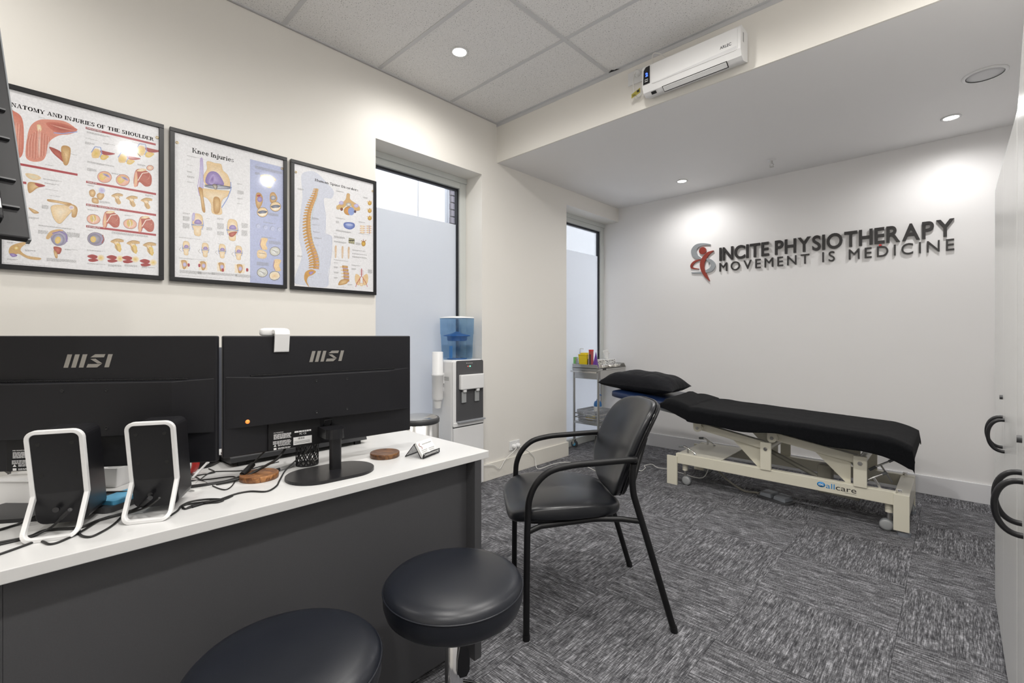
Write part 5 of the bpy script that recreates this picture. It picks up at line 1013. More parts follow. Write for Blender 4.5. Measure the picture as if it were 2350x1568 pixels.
for i, (yy, px, rz, lab) in enumerate(((4.19, 1392, 0.5, 'steel kidney dish nearest the drawer front'), (4.30, 1408, -0.3, 'steel kidney dish beside the tissue box'), (4.42, 1421, 0.2, 'steel kidney dish at the far end of the trolley top'))):
    t = thing('kidney_dish', lab, 'dish', (-2.655+0.004*i, yy, TZ), rz, 'steel dishes on the trolley')
    def dish(b):
        n = 32; rim = []; bot = []
        for k in range(n):
            a = 2*PI*k/n; x = 0.036*math.cos(a)+0.018*math.cos(2*a)-0.01; y = 0.066*math.sin(a); rim.append((x, y, 0.030)); bot.append((x*0.7, y*0.78, 0.0))
        b.add(rim+bot+[(p[0]*0.96, p[1]*0.97, 0.0295) for p in rim]+[(p[0], p[1], 0.002) for p in bot], [(n+k, n+(k+1) % n, (k+1) % n, k) for k in range(n)]+[(k, (k+1) % n, 2*n+(k+1) % n, 2*n+k) for k in range(n)]+[(2*n+k, 2*n+(k+1) % n, 3*n+(k+1) % n, 3*n+k) for k in range(n)]+[tuple(range(2*n-1, n-1, -1)), tuple(range(3*n, 4*n))], True)
    part('bowl', 'steel_bright', t, dish); part('rolled_rim', 'chrome', t, lambda b: b.tube([(0.036*math.cos(2*PI*k/32)+0.018*math.cos(4*PI*k/32)-0.01, 0.066*math.sin(2*PI*k/32), 0.030) for k in range(32)], 0.0018, 5, closed=True))
# lower shelf
bx_ = at(1352, 950, 1, 4.10)
t = thing('plastic_basket', 'grey perforated plastic basket on the trolley lower shelf', 'basket', (-2.775, 4.17, 0.285), 0.0)
def basket(b):
    def side(p0, p1, n):
        p0 = Vector(p0); p1 = Vector(p1); d = p1-p0
        for k in range(n+1):
            q = p0+d*(k/n); tp2 = Vector((q.x*1.12, q.y*1.10, 0.115)); b.beam(q+Vector((0, 0, 0.004)), tp2, 0.004, 0.004)
        for z, s in ((0.004, 1.0), (0.030, 1.03), (0.055, 1.06), (0.080, 1.085)): b.beam((p0.x*s, p0.y*s, z), (p1.x*s, p1.y*s, z), 0.0035, 0.010)
        b.beam((p0.x*1.12, p0.y*1.10, 0.108), (p1.x*1.12, p1.y*1.10, 0.108), 0.006, 0.022)
    side((-0.10, -0.13, 0), (0.10, -0.13, 0), 15); side((0.10, -0.13, 0), (0.10, 0.13, 0), 19); side((0.10, 0.13, 0), (-0.10, 0.13, 0), 15); side((-0.10, 0.13, 0), (-0.10, -0.13, 0), 19)
    b.box((-0.10, -0.13, 0), (0.10, 0.13, 0.004))
part('weave', 'grey_plastic', t, basket)
for k, (y, m_, s) in enumerate(((-0.06, 'yellow_plastic', 'yellow packet'), (0.05, 'card_white', 'white packet'))):
    t5 = thing('packet', s+' inside the grey basket', 'packet', (-2.775, 4.17+y, 0.290), 0.3*k); part('pouch', m_, t5, lambda b: b.sup(0.05, 0.04, 0.022, 0.5, 0.5, 20, 10, o=(0, 0, 0.022))); part('label', 'print_grey', t5, lambda b: b.box((-0.02, -0.015, 0.041), (0.02, 0.015, 0.0455)))
t = thing('pump_bottle', 'blue pump bottle on the trolley lower shelf', 'bottle', (at(1372, 930, 1, 4.34).x, 4.34, 0.285), 0.4)
part('bottle', 'blue_plastic', t, lambda b: b.lathe([(0.040, 0), (0.044, 0.006), (0.044, 0.145), (0.038, 0.17), (0.015, 0.185), (0.013, 0.20)], 28)); part('pump', 'blue_plastic', t, lambda b: [b.cyl((0, 0, 0.20), (0, 0, 0.245), 0.006, 10), b.tube([(0, 0, 0.245), (0.03, 0, 0.247), (0.04, 0, 0.240)], 0.006, 8)]); part('label', 'card_white', t, lambda b: b.lathe([(0.0443, 0.03), (0.0446, 0.031), (0.0446, 0.12), (0.0443, 0.121)], 28))
# ================================================================== POSTERS
def hexc(s):
    f = lambda c: c/12.92 if c <= 0.04045 else ((c+0.055)/1.055)**2.4
    return tuple(f(int(s[i:i+2], 16)/255) for i in (0, 2, 4))
def mixc(a, b, t): return tuple(x*(1-t)+y*t for x, y in zip(a, b))
BONE, BONE2, BONED = hexc('e6c795'), hexc('f2e4cc'), hexc('b88a4a'); PUR, PUR2, LAV = hexc('8672b0'), hexc('b9a7d4'), hexc('c9cfe8')
MUS, MUS2, MUSD = hexc('c9705c'), hexc('e3a590'), hexc('9c3a2c'); RED, INK, GREY, PALE = hexc('a8323a'), hexc('141414'), hexc('9a9a9a'), hexc('e6e6ea'); LINE = hexc('5a4a3a'); BLU, YEL = hexc('8fa2d6'), hexc('e0bf55')
class Art:
    """flat print on the poster sheet: polygons in thin layers with ink colours"""
    def __init__(s, sx, ox, oy, xp): s.k = sx; s.ox = ox; s.oy = oy; s.xp = xp; s.v = []; s.f = []; s.c = []; s.n = 0; s.rnd = random.Random(4)
    def m(s, zx, zy): return at(s.ox+zx/s.k, s.oy+zy/s.k, 0, XL)
    def raw(s, pts, cols, faces, inc=1):
        s.n += inc; x = s.xp+0.000002*s.n+0.0002; o = len(s.v)
        for f in faces:
            ar = sum(pts[f[i]][0]*pts[f[(i+1) % len(f)]][1]-pts[f[i]][1]*pts[f[(i+1) % len(f)]][0] for i in range(len(f)))
            s.f.append(tuple(i+o for i in (f if ar > 0 else f[::-1])))
        s.v += [(x, p[0], p[1]) for p in pts]; s.c += cols
    def wpoly(s, pts, col, rim=None):
        n = len(pts); c = (sum(p[0] for p in pts)/n, sum(p[1] for p in pts)/n)
        sg_ = [((pts[k][0]-c[0])*(pts[(k+1) % n][1]-c[1])-(pts[k][1]-c[1])*(pts[(k+1) % n][0]-c[0])) for k in range(n)]
        if min(sg_) < -1e-9 and max(sg_) > 1e-9:
            tri = tessellate_polygon([[Vector((p[0], p[1], 0)) for p in pts]]); s.raw(list(pts), [mixc(col, rim or col, 0.5)]*n, [tuple(t_) for t_ in tri]); return
        s.raw([c]+list(pts), [col]+[rim or col]*n, [(0, k+1, (k+1) % n+1) for k in range(n)])
    def P(s, z): q = s.m(*z); return (q.y, q.z)
    def poly(s, zs, col, rim=None): s.wpoly([s.P(z) for z in zs], col, rim)
    def blob(s, zs, col, rim=None, n=5, edge=None):
        P = [Vector((*s.P(z), 0)) for z in zs]; m = len(P); out = []
        for i in range(m):
            a, b, c, d = P[i-1], P[i], P[(i+1) % m], P[(i+2) % m]
            for k in range(n):
                t = k/n; q = 0.5*((2*b)+(c-a)*t+(2*a-5*b+4*c-d)*t*t+(3*b-a-3*c+d)*t**3); out.append((q.x, q.y))
        if edge: s.wl(out+[out[0]], 0.0009, edge)
        s.wpoly(out, col, rim)
    def ell(s, zx, zy, rx, ry, col, rim=None, rot=0.0, n=24):
        s.poly([(zx+rx*math.cos(2*PI*k/n)*math.cos(rot)-ry*math.sin(2*PI*k/n)*math.sin(rot), zy+rx*math.cos(2*PI*k/n)*math.sin(rot)+ry*math.sin(2*PI*k/n)*math.cos(rot)) for k in range(n)], col, rim)
    def wl(s, P, w, col):
        for i in range(len(P)-1):
            a, b = Vector(P[i]), Vector(P[i+1]); d = b-a
            if d.length < 1e-6: continue
            nn = Vector((-d.y, d.x)).normalized()*(w/2); s.raw([tuple(a+nn), tuple(b+nn), tuple(b-nn), tuple(a-nn)], [col]*4, [(0, 3, 2, 1)], 1 if i == 0 else 0)
    def line(s, zs, w, col): s.wl([s.P(z) for z in zs], w, col)
    def text(s, zx, zy, w, rows, h=0.0013, gap=0.0031, col=GREY):
        y, z = s.P((zx, zy))
        for r in range(rows):
            e = w*(1 if r < rows-1 else s.rnd.uniform(0.4, 0.9)); x = 0
            while x < e:
                L_ = min(s.rnd.uniform(0.003, 0.009), e-x)
                if L_ < 0.0006: break
                s.raw([(y+x, z-r*gap), (y+x+L_, z-r*gap), (y+x+L_, z-r*gap-h), (y+x, z-r*gap-h)], [col]*4, [(0, 3, 2, 1)], 0); x += L_+0.0012
    def bar(s, za, zb, h, col):
        a, b = s.P(za), s.P(zb); s.raw([(a[0], a[1]), (b[0], a[1]), (b[0], a[1]-h), (a[0], a[1]-h)], [col]*4, [(0, 3, 2, 1)])
    def title(s, txt, za, zb, cap):
        """za = baseline start, zb = baseline end"""
        y0, z0 = s.P(za); y1, z1 = s.P(zb); z0 = (z0+z1)/2; gl = [serif(c) for c in txt]; tot = sum(g[1] for g in gl); kx = (y1-y0)/tot; x = y0
        for polys, w in gl:
            for pl_ in polys:
                n = len(pl_); s.raw([(x+p[0]*kx, z0+p[1]*cap) for p in pl_], [INK]*n, [tuple(range(n))], 0)
            x += w*kx
    def sheet(s, y0, y1, z0, z1, col): s.raw([(y0, z0), (y1, z0), (y1, z1), (y0, z1)], [col]*4, [(0, 1, 2, 3)])
    def build(s, name, parent, m):
        me = bpy.data.meshes.new(name); inv = parent.matrix_basis.inverted(); me.from_pydata([tuple(inv @ Vector(p)) for p in s.v], [], s.f)
        ca = me.color_attributes.new('Ink', 'FLOAT_COLOR', 'POINT'); ca.data.foreach_set('color', [x for c in s.c for x in (*c, 1.0)])
        me.materials.append(MATS[m]); o = bpy.data.objects.new(name, me); COL.objects.link(o); o.parent = parent; return o
def serif(ch):
    T, h = 0.25, 0.115; P = []
    def R(a, b, c, d): P.append([(a, b), (c, b), (c, d), (a, d)])
    def ST(x, a=0.0, b=1.0, sb=1, st=1, w=T):
        R(x-w/2, a, x+w/2, b)
        if sb: R(x-w/2-0.09, a, x+w/2+0.09, a+h)
        if st: R(x-w/2-0.09, b-h, x+w/2+0.09, b)
    def D(xa, ya, xb, yb, w): P.append([(xa-w/2, ya), (xa+w/2, ya), (xb+w/2, yb), (xb-w/2, yb)])
    def A(cx, cy, rx, ry, a0, a1, tv=T, th=h, n=14):
        for k in range(n):
            p = []
            for a, i in ((a0+(a1-a0)*k/n, 0), (a0+(a1-a0)*(k+1)/n, 0), (a0+(a1-a0)*(k+1)/n, 1), (a0+(a1-a0)*k/n, 1)):
                a = math.radians(a); p.append((cx+(rx-tv*i)*math.cos(a), cy+(ry-th*i)*math.sin(a)))
            P.append(p)
    x = 0.68
    if ch == ' ': return [], 0.42
    if ch == 'A': D(.14,0,.48,1,.10); D(.84,0,.50,1,.22); R(.27,.27,.72,.36); R(-.02,0,.32,h); R(.64,0,1.06,h); w = 1.08
    elif ch == 'D': ST(.2); A(.38,.5,.56,.5,-90,90); R(.2,0,.4,h); R(.2,1-h,.4,1); w = 1.0
    elif ch in 'EF':
        ST(.2); R(.2,1-h,.78,1); R(.2,.46,.58,.55); R(.69,.70,.78,1)
        if ch == 'E': R(.2,0,.82,h); R(.73,0,.82,.32)
        w = .90
    elif ch == 'H': ST(.22); ST(.84); R(.2,.46,.84,.55); w = 1.08
    elif ch == 'I': ST(.22); w = .46
    elif ch == 'J': ST(.5,.28,1,0,1); A(.32,.28,.28,.28,180,360); w = .72
    elif ch == 'K': ST(.22); D(.36,.40,.86,1,.11); D(.90,0,.52,.60,.22); R(.70,1-h,1.02,1); R(.70,0,1.10,h); w = 1.12
    elif ch == 'L': ST(.22); R(.2,0,.80,h); R(.71,0,.80,.34); w = .88
    elif ch == 'M': R(.12,0,.22,1); D(.62,0,.26,1,.20); D(.62,0,.98,1,.10); ST(1.02); R(.02,0,.32,h); R(.02,1-h,.3,1); w = 1.26
    elif ch == 'N': R(.14,0,.24,1); D(.84,0,.26,1,.22); R(.80,0,.90,1); R(.02,0,.36,h); R(.02,1-h,.3,1); R(.68,1-h,1.02,1); w = 1.06
    elif ch == 'O': A(.54,.5,.50,.52,0,360,n=28); w = 1.1
    elif ch in 'PR':
        ST(.22); A(.42,.73,.40,.27,-90,90); R(.2,1-h,.44,1); R(.2,.46,.44,.46+h)
        if ch == 'R': D(.84,0,.56,.5,.22); R(.72,0,1.02,h)
        w = .90 if ch == 'P' else 1.04
    elif ch == 'S': A(.42,.735,.34,.265,25,270); A(.42,.27,.36,.275,-160,90); R(.68,.68,.76,1); R(.06,0,.14,.32); w = .86
    elif ch == 'T': ST(.48,0,1,1,0); R(.06,1-h,.90,1); R(.06,.68,.15,1); R(.81,.68,.90,1); w = .98
    elif ch == 'U': ST(.24,.34,1,0,1); R(.78,.34,.88,1); R(.68,1-h,1.0,1); A(.51,.34,.37,.36,180,360); w = 1.06
    elif ch == 'Y': ST(.52,0,.46,1,0); D(.52,.42,.16,1,.22); D(.54,.42,.90,1,.10); R(0,1-h,.40,1); R(.74,1-h,1.06,1); w = 1.06
    elif ch == 'n': ST(.20,0,x,1,0); R(.02,x-h,.2,x); A(.46,.40,.32,.28,0,180); ST(.68,0,.42,1,0); w = .92
    elif ch == 'm': ST(.20,0,x,1,0); R(.02,x-h,.2,x); A(.44,.40,.30,.28,0,180); ST(.64,0,.42,1,0); A(.88,.40,.30,.28,0,180); ST(1.08,0,.42,1,0); w = 1.32
    elif ch == 'e': A(.42,.34,.36,.355,0,325); R(.14,.31,.76,.385); w = .84
    elif ch == 'i': ST(.22,0,x,1,0); R(.03,x-h,.2,x); A(.22,.88,.11,.11,0,360,.11,.11); w = .46
    elif ch == 'j': ST(.28,-.10,x,0,0); R(.08,x-h,.3,x); A(.12,-.10,.26,.20,180,360); A(.28,.88,.11,.11,0,360,.11,.11); w = .50
    elif ch == 'u': ST(.20,.26,x,0,0); R(.02,x-h,.2,x); A(.44,.27,.34,.28,180,360); ST(.70,0,x,0,0); R(.55,x-h,.7,x); R(.7,0,.88,h); w = .92
    elif ch == 'r': ST(.20,0,x,1,0); R(.02,x-h,.2,x); A(.46,.42,.30,.26,55,180); A(.56,.56,.10,.10,0,360,.10,.10); w = .70
    elif ch == 's': A(.32,.50,.25,.185,25,270,.15,.07); A(.32,.18,.27,.185,-160,90,.15,.07); R(.50,.46,.57,x); R(.04,0,.11,.22); w = .66
    elif ch == 'a': A(.34,.22,.28,.22,0,360,.17); ST(.56,.06,.46,0,0); A(.40,.44,.26,.24,0,165); R(.56,0,.80,h); w = .82
    elif ch == 'p': ST(.20,-.28,x,1,0); R(.02,x-h,.2,x); A(.44,.34,.38,.345,-170,170); w = .88
    elif ch == 'o': A(.42,.34,.38,.355,0,360,n=22); w = .84
    elif ch == 'd': A(.40,.34,.36,.345,0,360,n=20); ST(.66,0,1,0,0); R(.5,1-h,.7,1); R(.66,0,.86,h); w = .90
    else: R(.1,0,.5,x); w = .6
    return P, w
PZ0, PZ1, FRW = 1.447, 2.191, 0.0195; XS = XL+0.016
def poster(name_label, y0, y1):
    t = thing('framed_poster', name_label, 'poster', (XL, (y0+y1)/2, PZ0), group='anatomy posters on the left wall')
    def fr(b):
        for a, c, d, e in ((y0, y1, PZ0, PZ0+FRW), (y0, y1, PZ1-FRW, PZ1), (y0, y0+FRW, PZ0+FRW, PZ1-FRW), (y1-FRW, y1, PZ0+FRW, PZ1-FRW)): b.box((XL+0.002, a, d), (XL+0.024, c, e))
    part('frame', 'satin_black', t, fr, world=True, bevel=0.0012)
    part('backing_board', 'card_white', t, lambda b: b.box((XL+0.003, y0+0.01, PZ0+0.01), (XS-0.0005, y1-0.01, PZ1-0.01)), world=True)
    for y in (y0+FRW+0.010, y1-FRW-0.006):
        part('grommet', 'brass', t, lambda b: b.tube([(XS+0.0025, y+0.005*math.cos(2*PI*k/16), PZ1-0.068+0.005*math.sin(2*PI*k/16)) for k in range(16)], 0.0014, 5, closed=True), world=True)
    return t
WHITE = hexc('ebebee')
# ---- shoulder
Y0, Y1 = -0.086, 0.456
t = poster('framed anatomy poster of the shoulder, leftmost of the three', Y0, Y1)
a = Art(3.135, 0, 180, XS); a.sheet(Y0+0.015, Y1-0.015, PZ0+0.015, PZ1-0.015, WHITE)
a.title('ANATOMY AND INJURIES OF THE SHOULDER', (38, 205), (1102, 455), 0.0165)
# big muscle picture
a.blob([(40, 250), (110, 250), (160, 300), (172, 420), (160, 560), (90, 590), (20, 560)], MUS2, MUS)
a.blob([(190, 470), (215, 360), (275, 310), (360, 305), (470, 320), (550, 380), (500, 410), (420, 420), (350, 470), (330, 560), (300, 600), (230, 605), (185, 570)], MUS2, MUS)
a.blob([(330, 330), (440, 330), (555, 375), (490, 400), (400, 395)], MUSD, MUS)
a.blob([(355, 500), (440, 540), (470, 620), (430, 590), (380, 545)], MUS, MUSD); a.blob([(440, 500), (505, 510), (490, 620), (455, 620)], BONE, BONED)
a.line([(385, 400), (450, 405), (555, 392)], 0.0035, BLU); a.blob([(265, 345), (290, 345), (298, 380), (275, 395)], BONE2, BONE); a.blob([(275, 395), (290, 395), (288, 560), (272, 560)], hexc('ead9cf'), MUS2)
for k in range(26):
    x0 = 200+k*6.2; a.line([(x0, 380+abs(k-12)*4), (x0-14+k*0.6, 470), (x0-16+k*0.5, 590-abs(k-10)*3)], 0.0006, MUSD if k % 3 else hexc('f0cdbd'))
for k in range(10): a.line([(50+k*11, 290+k*6), (60+k*9, 430), (50+k*10, 560)], 0.0006, MUSD if k % 2 else hexc('f0cdbd'))
for k in range(8): a.line([(360+k*10, 340+k*4), (440+k*11, 360+k*3), (500+k*6, 378+k)], 0.0006, hexc('e8b09a'))
for k in range(7): a.line([(372+k*14, 505+k*5), (395+k*12, 545+k*6), (430+k*6, 590+k*4)], 0.0006, MUSD)
# red section bars with white captions
def rbar(za, zb, cap=None):
    a.bar(za, zb, 0.0095, RED)
    if cap: y, z = a.P(za); a.n += 1; RB.append((cap, y+0.003, z-0.0080))
RB = []
rbar((120, 612), (556, 690)); rbar((614, 356), (1116, 478), 'IMPINGEMENT'); rbar((617, 742), (1118, 833), 'TRAUMA'); rbar((617, 905), (1118, 985), 'BICIPITAL TENDON PROBLEMS'); rbar((617, 1060), (1118, 1128), 'INSTABILITY'); rbar((150, 745), (190, 752))
# impingement row
for (x, y, s) in ((690, 545, 1.0), (880, 580, 0.95), (1010, 525, 1.05)):
    f = lambda dx, dy: (x+dx*s, y+dy*s)
    a.blob([f(-30, 30), f(-32, -10), f(-10, -32), f(20, -25), f(30, 0), f(20, 30), f(0, 36)], YEL, BONE)
    a.blob([f(30, -20), f(70, -12), f(135, 5), f(80, 15), f(40, 5)], MUSD, RED); a.line([f(-36, -5), f(-10, -46), f(30, -42), f(40, 0), f(25, 30)], 0.0028, BLU); a.blob([f(40, 12), f(90, 22), f(60, 48), f(30, 40)], BONE, YEL)
a.line([(1008, 572), (985, 545), (975, 530)], 0.003, INK)
# cuff tear row
for x, y, rx, ry in ((749, 716, 50, 40), (880, 738, 48, 40)):
    a.ell(x, y, rx+2, ry+2, LINE, rot=0.15); a.ell(x, y, rx, ry, mixc(BONE2, MUS2, 0.5), MUS2, 0.15); a.blob([(x-40, y-10), (x-10, y-30), (x+30, y-20), (x+10, y+5), (x-20, y+25)], BONE, YEL); a.blob([(x-15, y-25), (x+20, y-20), (x+40, y+5), (x+10, y-5)], hexc('7d7388'), PUR2)
def torso(x, y, s=1.0):
    f = lambda dx, dy: (x+dx*s, y+dy*s)
    a.blob([f(-60, 40), f(-50, -40), f(-20, -60), f(30, -45), f(62, -10), f(58, 50), f(20, 60), f(-20, 30), f(-35, 60)], MUS, MUSD); a.blob([f(-58, 55), f(-50, -30), f(-38, -40), f(-32, 20), f(-40, 60)], BONE, MUS2); a.line([f(-30, 20), f(0, -30), f(40, -35)], 0.003, hexc('f3e6dc')); a.blob([f(-40, -45), f(-10, -62), f(30, -55), f(0, -42)], BONE2, BONE)
    for k in range(6): a.line([f(-15+k*4, 10-k*6), f(15+k*6, 25-k*4), f(52, 45-k*14)], 0.0005, hexc('e8b09a'))
torso(1020, 720, 1.05); a.ell(1075, 650, 26, 20, LINE); a.ell(1075, 650, 24, 18, BONE2, MUS2)
# trauma row
a.blob([(640, 815), (670, 805), (685, 830), (672, 860), (645, 850)], BONE, BONED); a.blob([(695, 840), (730, 825), (748, 850), (725, 880), (700, 870)], BONE, BONED); a.ell(730, 812, 24, 22, PUR2, LAV, 0.4); a.blob([(662, 865), (700, 870), (705, 905), (662, 898)], BONE, BONED)
def scap(x, y, s=1.0):
    f = lambda dx, dy: (x+dx*s, y+dy*s)
    a.blob([f(-48, -25), f(-10, -45), f(35, -40), f(45, -22), f(10, -15), f(30, 30), f(10, 45), f(-15, 20), f(-20, -8)], BONE, BONED); a.line([f(-40, -30), f(0, -45), f(48, -35)], 0.0012, LINE); a.blob([f(-20, -20), f(5, -28), f(18, -8), f(-8, 0)], BONE2, BONE); a.line([f(-20, -10), f(-5, 10), f(0, 40)], 0.0011, LINE); a.line([f(-10, -25), f(10, -22), f(20, -8)], 0.0012, LINE)
for x, y in ((840, 872), (945, 890), (1050, 905)): scap(x, y, 0.9)
# bicipital row
for x, y in ((670, 1018), (932, 1052)):
    a.ell(x, y, 49, 36, LINE, rot=0.15); a.ell(x, y, 47, 34, BONE2, MUS2, 0.15); a.blob([(x-20, y-25), (x+10, y-28), (x+18, y), (x-5, y+20), (x-22, y+5)], hexc('c4b08a'), YEL); a.line([(x-5, y-28), (x+5, y), (x-5, y+28)], 0.0022, hexc('efe8da'))
torso(795, 1018, 0.98); torso(1045, 1052, 0.92)
# instability rows
a.ell(687, 1160, 62, 48, LINE, rot=0.2); a.ell(687, 1160, 60, 46, PUR2, hexc('8f8ba0'), 0.2); a.ell(680, 1160, 44, 36, hexc('b5b2bf'), hexc('7f7b8c'), 0.2); a.ell(668, 1162, 20, 22, BONE, YEL); a.line([(735, 1130), (745, 1160), (730, 1190)], 0.003, MUSD)
for x, y in ((840, 1203), (955, 1215), (1072, 1228)): scap(x, y, 1.02); a.blob([(x-5, y-10), (x+25, y), (x+22, y+50), (x+5, y+35)], BONE, YEL)
for x, y in ((690, 1295), (828, 1300), (938, 1305), (1065, 1328)):
    a.blob([(x-65, y-12), (x-30, y-25), (x+10, y-12), (x+5, y+2), (x-30, y+5)], MUSD, RED); a.blob([(x-55, y+10), (x-10, y+5), (x+15, y+18), (x-20, y+28), (x-50, y+24)], MUSD, RED); a.ell(x+32, y, 26, 22, YEL, BONE2)
# lower left pictures
a.blob([(345, 875), (440, 890), (510, 905), (500, 925), (430, 905), (350, 892)], BONE, BONED); a.blob([(370, 925), (420, 915), (490, 925), (520, 950), (480, 1000), (430, 1050), (390, 1020), (368, 960)], BONE2, BONE, edge=LINE); a.blob([(480, 910), (530, 915), (556, 945), (545, 1000), (515, 1000), (512, 950)], BONE, BONED); a.ell(512, 935, 20, 16, PUR2, BONE2)
a.blob([(185, 690), (260, 700), (295, 725), (250, 740), (200, 720)], hexc('d8d4c0'), BONE); a.blob([(200, 760), (250, 755), (325, 778), (270, 795), (210, 832)], BONE, BONED); a.blob([(250, 760), (325, 778), (280, 788)], MUSD, RED); a.blob([(205, 935), (265, 960), (278, 975), (240, 975)], BONE, BONED)
a.ell(425, 1150, 62, 58, hexc('c7c3d2'), hexc('8e88a4'), 0.2); a.ell(418, 1165, 44, 44, hexc('d8d6de'), hexc('7f7b98')); a.ell(415, 1168, 20, 26, BONE, YEL, 0.3); a.blob([(330, 1150), (360, 1105), (420, 1090), (455, 1100), (395, 1115), (350, 1160)], BONE, BONED); a.line([(375, 1120), (430, 1105), (475, 1130), (480, 1180)], 0.004, PUR); a.blob([(385, 1215), (440, 1225), (430, 1265), (400, 1260)], MUS, MUSD); a.blob([(385, 1240), (410, 1260), (412, 1295), (395, 1290)], BONE, BONED)
a.blob([(65, 1260), (75, 1215), (130, 1190), (205, 1180), (160, 1215), (150, 1245), (200, 1280), (290, 1295), (280, 1310), (200, 1300), (130, 1265), (100, 1285)], BONE, BONED); a.blob([(70, 1265), (105, 1265), (125, 1280), (90, 1288)], PUR2, PUR); a.ell(118, 1225, 16, 12, BONE2, YEL)
# captions
for x, y, w, r in ((622, 388, 0.075, 3), (612, 435, 0.05, 1), (610, 462, 0.03, 4), (740, 470, 0.04, 2), (945, 465, 0.06, 1), (625, 600, 0.09, 3), (625, 650, 0.03, 5), (800, 685, 0.03, 2), (985, 620, 0.03, 3), (627, 770, 0.025, 2), (800, 800, 0.06, 1), (715, 885, 0.035, 4), (1040, 840, 0.03, 3), (627, 945, 0.035, 2), (893, 985, 0.03, 2), (627, 1095, 0.04, 1), (800, 1105, 0.13, 4), (622, 1235, 0.06, 2), (625, 1330, 0.06, 2), (775, 1340, 0.045, 4), (892, 1340, 0.045, 4), (1015, 1355, 0.05, 3), (310, 725, 0.055, 2), (320, 755, 0.045, 2), (325, 800, 0.07, 1), (355, 845, 0.04, 1), (300, 915, 0.02, 6), (275, 1058, 0.11, 2), (275, 1095, 0.03, 6), (480, 1110, 0.04, 8), (465, 1230, 0.04, 2), (335, 1295, 0.09, 5), (180, 1205, 0.02, 1), (180, 1235, 0.03, 3), (50, 1180, 0.025, 2), (50, 1300, 0.03, 2), (20, 1328, 0.28, 1), (205, 1000, 0.03, 3), (275, 285, 0.03, 1), (325, 625, 0.05, 1), (505, 550, 0.03, 1)):
    a.text(x, y, w, r, 0.0011, 0.0027)
a.build('print', t, 'poster_ink')
part('bar_captions', 'print_white', t, lambda b: [text_into(b, c, (XS+0.0026, y, z), (0, 1, 0), (0, 0, 1), (1, 0, 0), 0.0052, 0.0001, 0.015, stretch=1.05) for c, y, z in RB], world=True)
# ---- knee
Y0, Y1 = 0.479, 1.0225
t = poster('framed Knee Injuries poster with a lavender side column, middle of the three', Y0, Y1)
a = Art(3.733, 370, 280, XS); a.sheet(Y0+0.015, Y1-0.015, PZ0+0.015, PZ1-0.015, WHITE)
p0, p1 = a.P((752, 325)), a.P((1040, 1390)); a.sheet(p0[0], Y1-0.015, PZ0+0.015, p0[1], hexc('b4bcdd'))
a.title('Knee Injuries', (258, 272), (615, 350), 0.0235)
a.blob([(325, 330), (350, 330), (356, 520), (350, 640), (330, 640), (318, 560), (330, 450)], LAV, PUR2)
a.blob([(385, 345), (455, 360), (505, 370), (520, 420), (560, 460), (582, 520), (580, 560), (540, 560), (480, 540), (420, 555), (370, 540), (355, 470), (385, 410)], BONE2, BONE, edge=LINE)
a.blob([(372, 525), (385, 460), (420, 430), (470, 440), (510, 490), (530, 545), (480, 545), (430, 555)], PUR2, PUR); a.blob([(400, 520), (430, 460), (450, 470), (440, 540)], hexc('7a5ea6'), PUR2)
a.blob([(360, 555), (440, 545), (585, 560), (580, 580), (500, 582), (420, 575)], hexc('c9cbd6'), hexc('6d7488')); a.line([(362, 545), (430, 548), (470, 540), (585, 565)], 0.0022, INK); a.blob([(430, 545), (455, 538), (475, 560), (455, 600), (448, 580)], hexc('d9d4c8'), LINE)
a.blob([(330, 580), (420, 582), (500, 590), (582, 600), (560, 640), (520, 670), (505, 720), (510, 795), (430, 785), (420, 710), (385, 660), (350, 640)], BONE2, BONE, edge=LINE); a.blob([(440, 660), (480, 650), (500, 690), (490, 780), (445, 780)], BONE, BONED)
a.blob([(312, 570), (345, 580), (352, 640), (370, 770), (345, 765), (330, 660)], BONE, BONED, edge=LINE); a.line([(586, 520), (590, 580), (560, 660), (510, 740)], 0.004, BLU); a.line([(330, 340), (322, 470), (305, 560), (320, 640)], 0.003, PUR2)
for k in range(12): a.line([(395+k*10, 365+k*1.5), (400+k*11, 410+k*3)], 0.0006, BONED); a.line([(430+k*6, 690), (438+k*6, 780)], 0.0005, BONED) if k < 9 else None
def knee(x, y, s, extra=None):
    f = lambda dx, dy: (x+dx*s, y+dy*s)
    a.blob([f(-30, -95), f(30, -85), f(48, -30), f(40, 0), f(-38, -5), f(-46, -40)], BONE2, BONE, edge=LINE); a.blob([f(-28, -10), f(-15, -42), f(20, -40), f(34, -8)], PUR2, PUR); a.blob([f(-44, 5), f(42, 8), f(30, 45), f(24, 95), f(-24, 90), f(-34, 40)], BONE2, BONE, edge=LINE); a.blob([f(-46, -6), f(46, 0), f(44, 10), f(-44, 6)], hexc('d6d8e2'), hexc('7c84a0'))
    for sg in (-1, 1): a.line([f(sg*46, -40), f(sg*52, 0), f(sg*40, 45)], 0.0022, BLU)
knee(305, 885, 0.98); a.blob([(262, 790), (282, 790), (276, 850), (255, 840)], LAV, PUR2); knee(602, 930, 0.95); a.blob([(575, 955), (640, 945), (610, 985), (580, 985)], MUS, MUSD)
for x, y in ((207, 1085), (370, 1100), (515, 1110), (655, 1125)): knee(x, y, 0.62); a.line([(x-45, y-5), (x-60, y+10), (x-40, y+30)], 0.001, LINE)
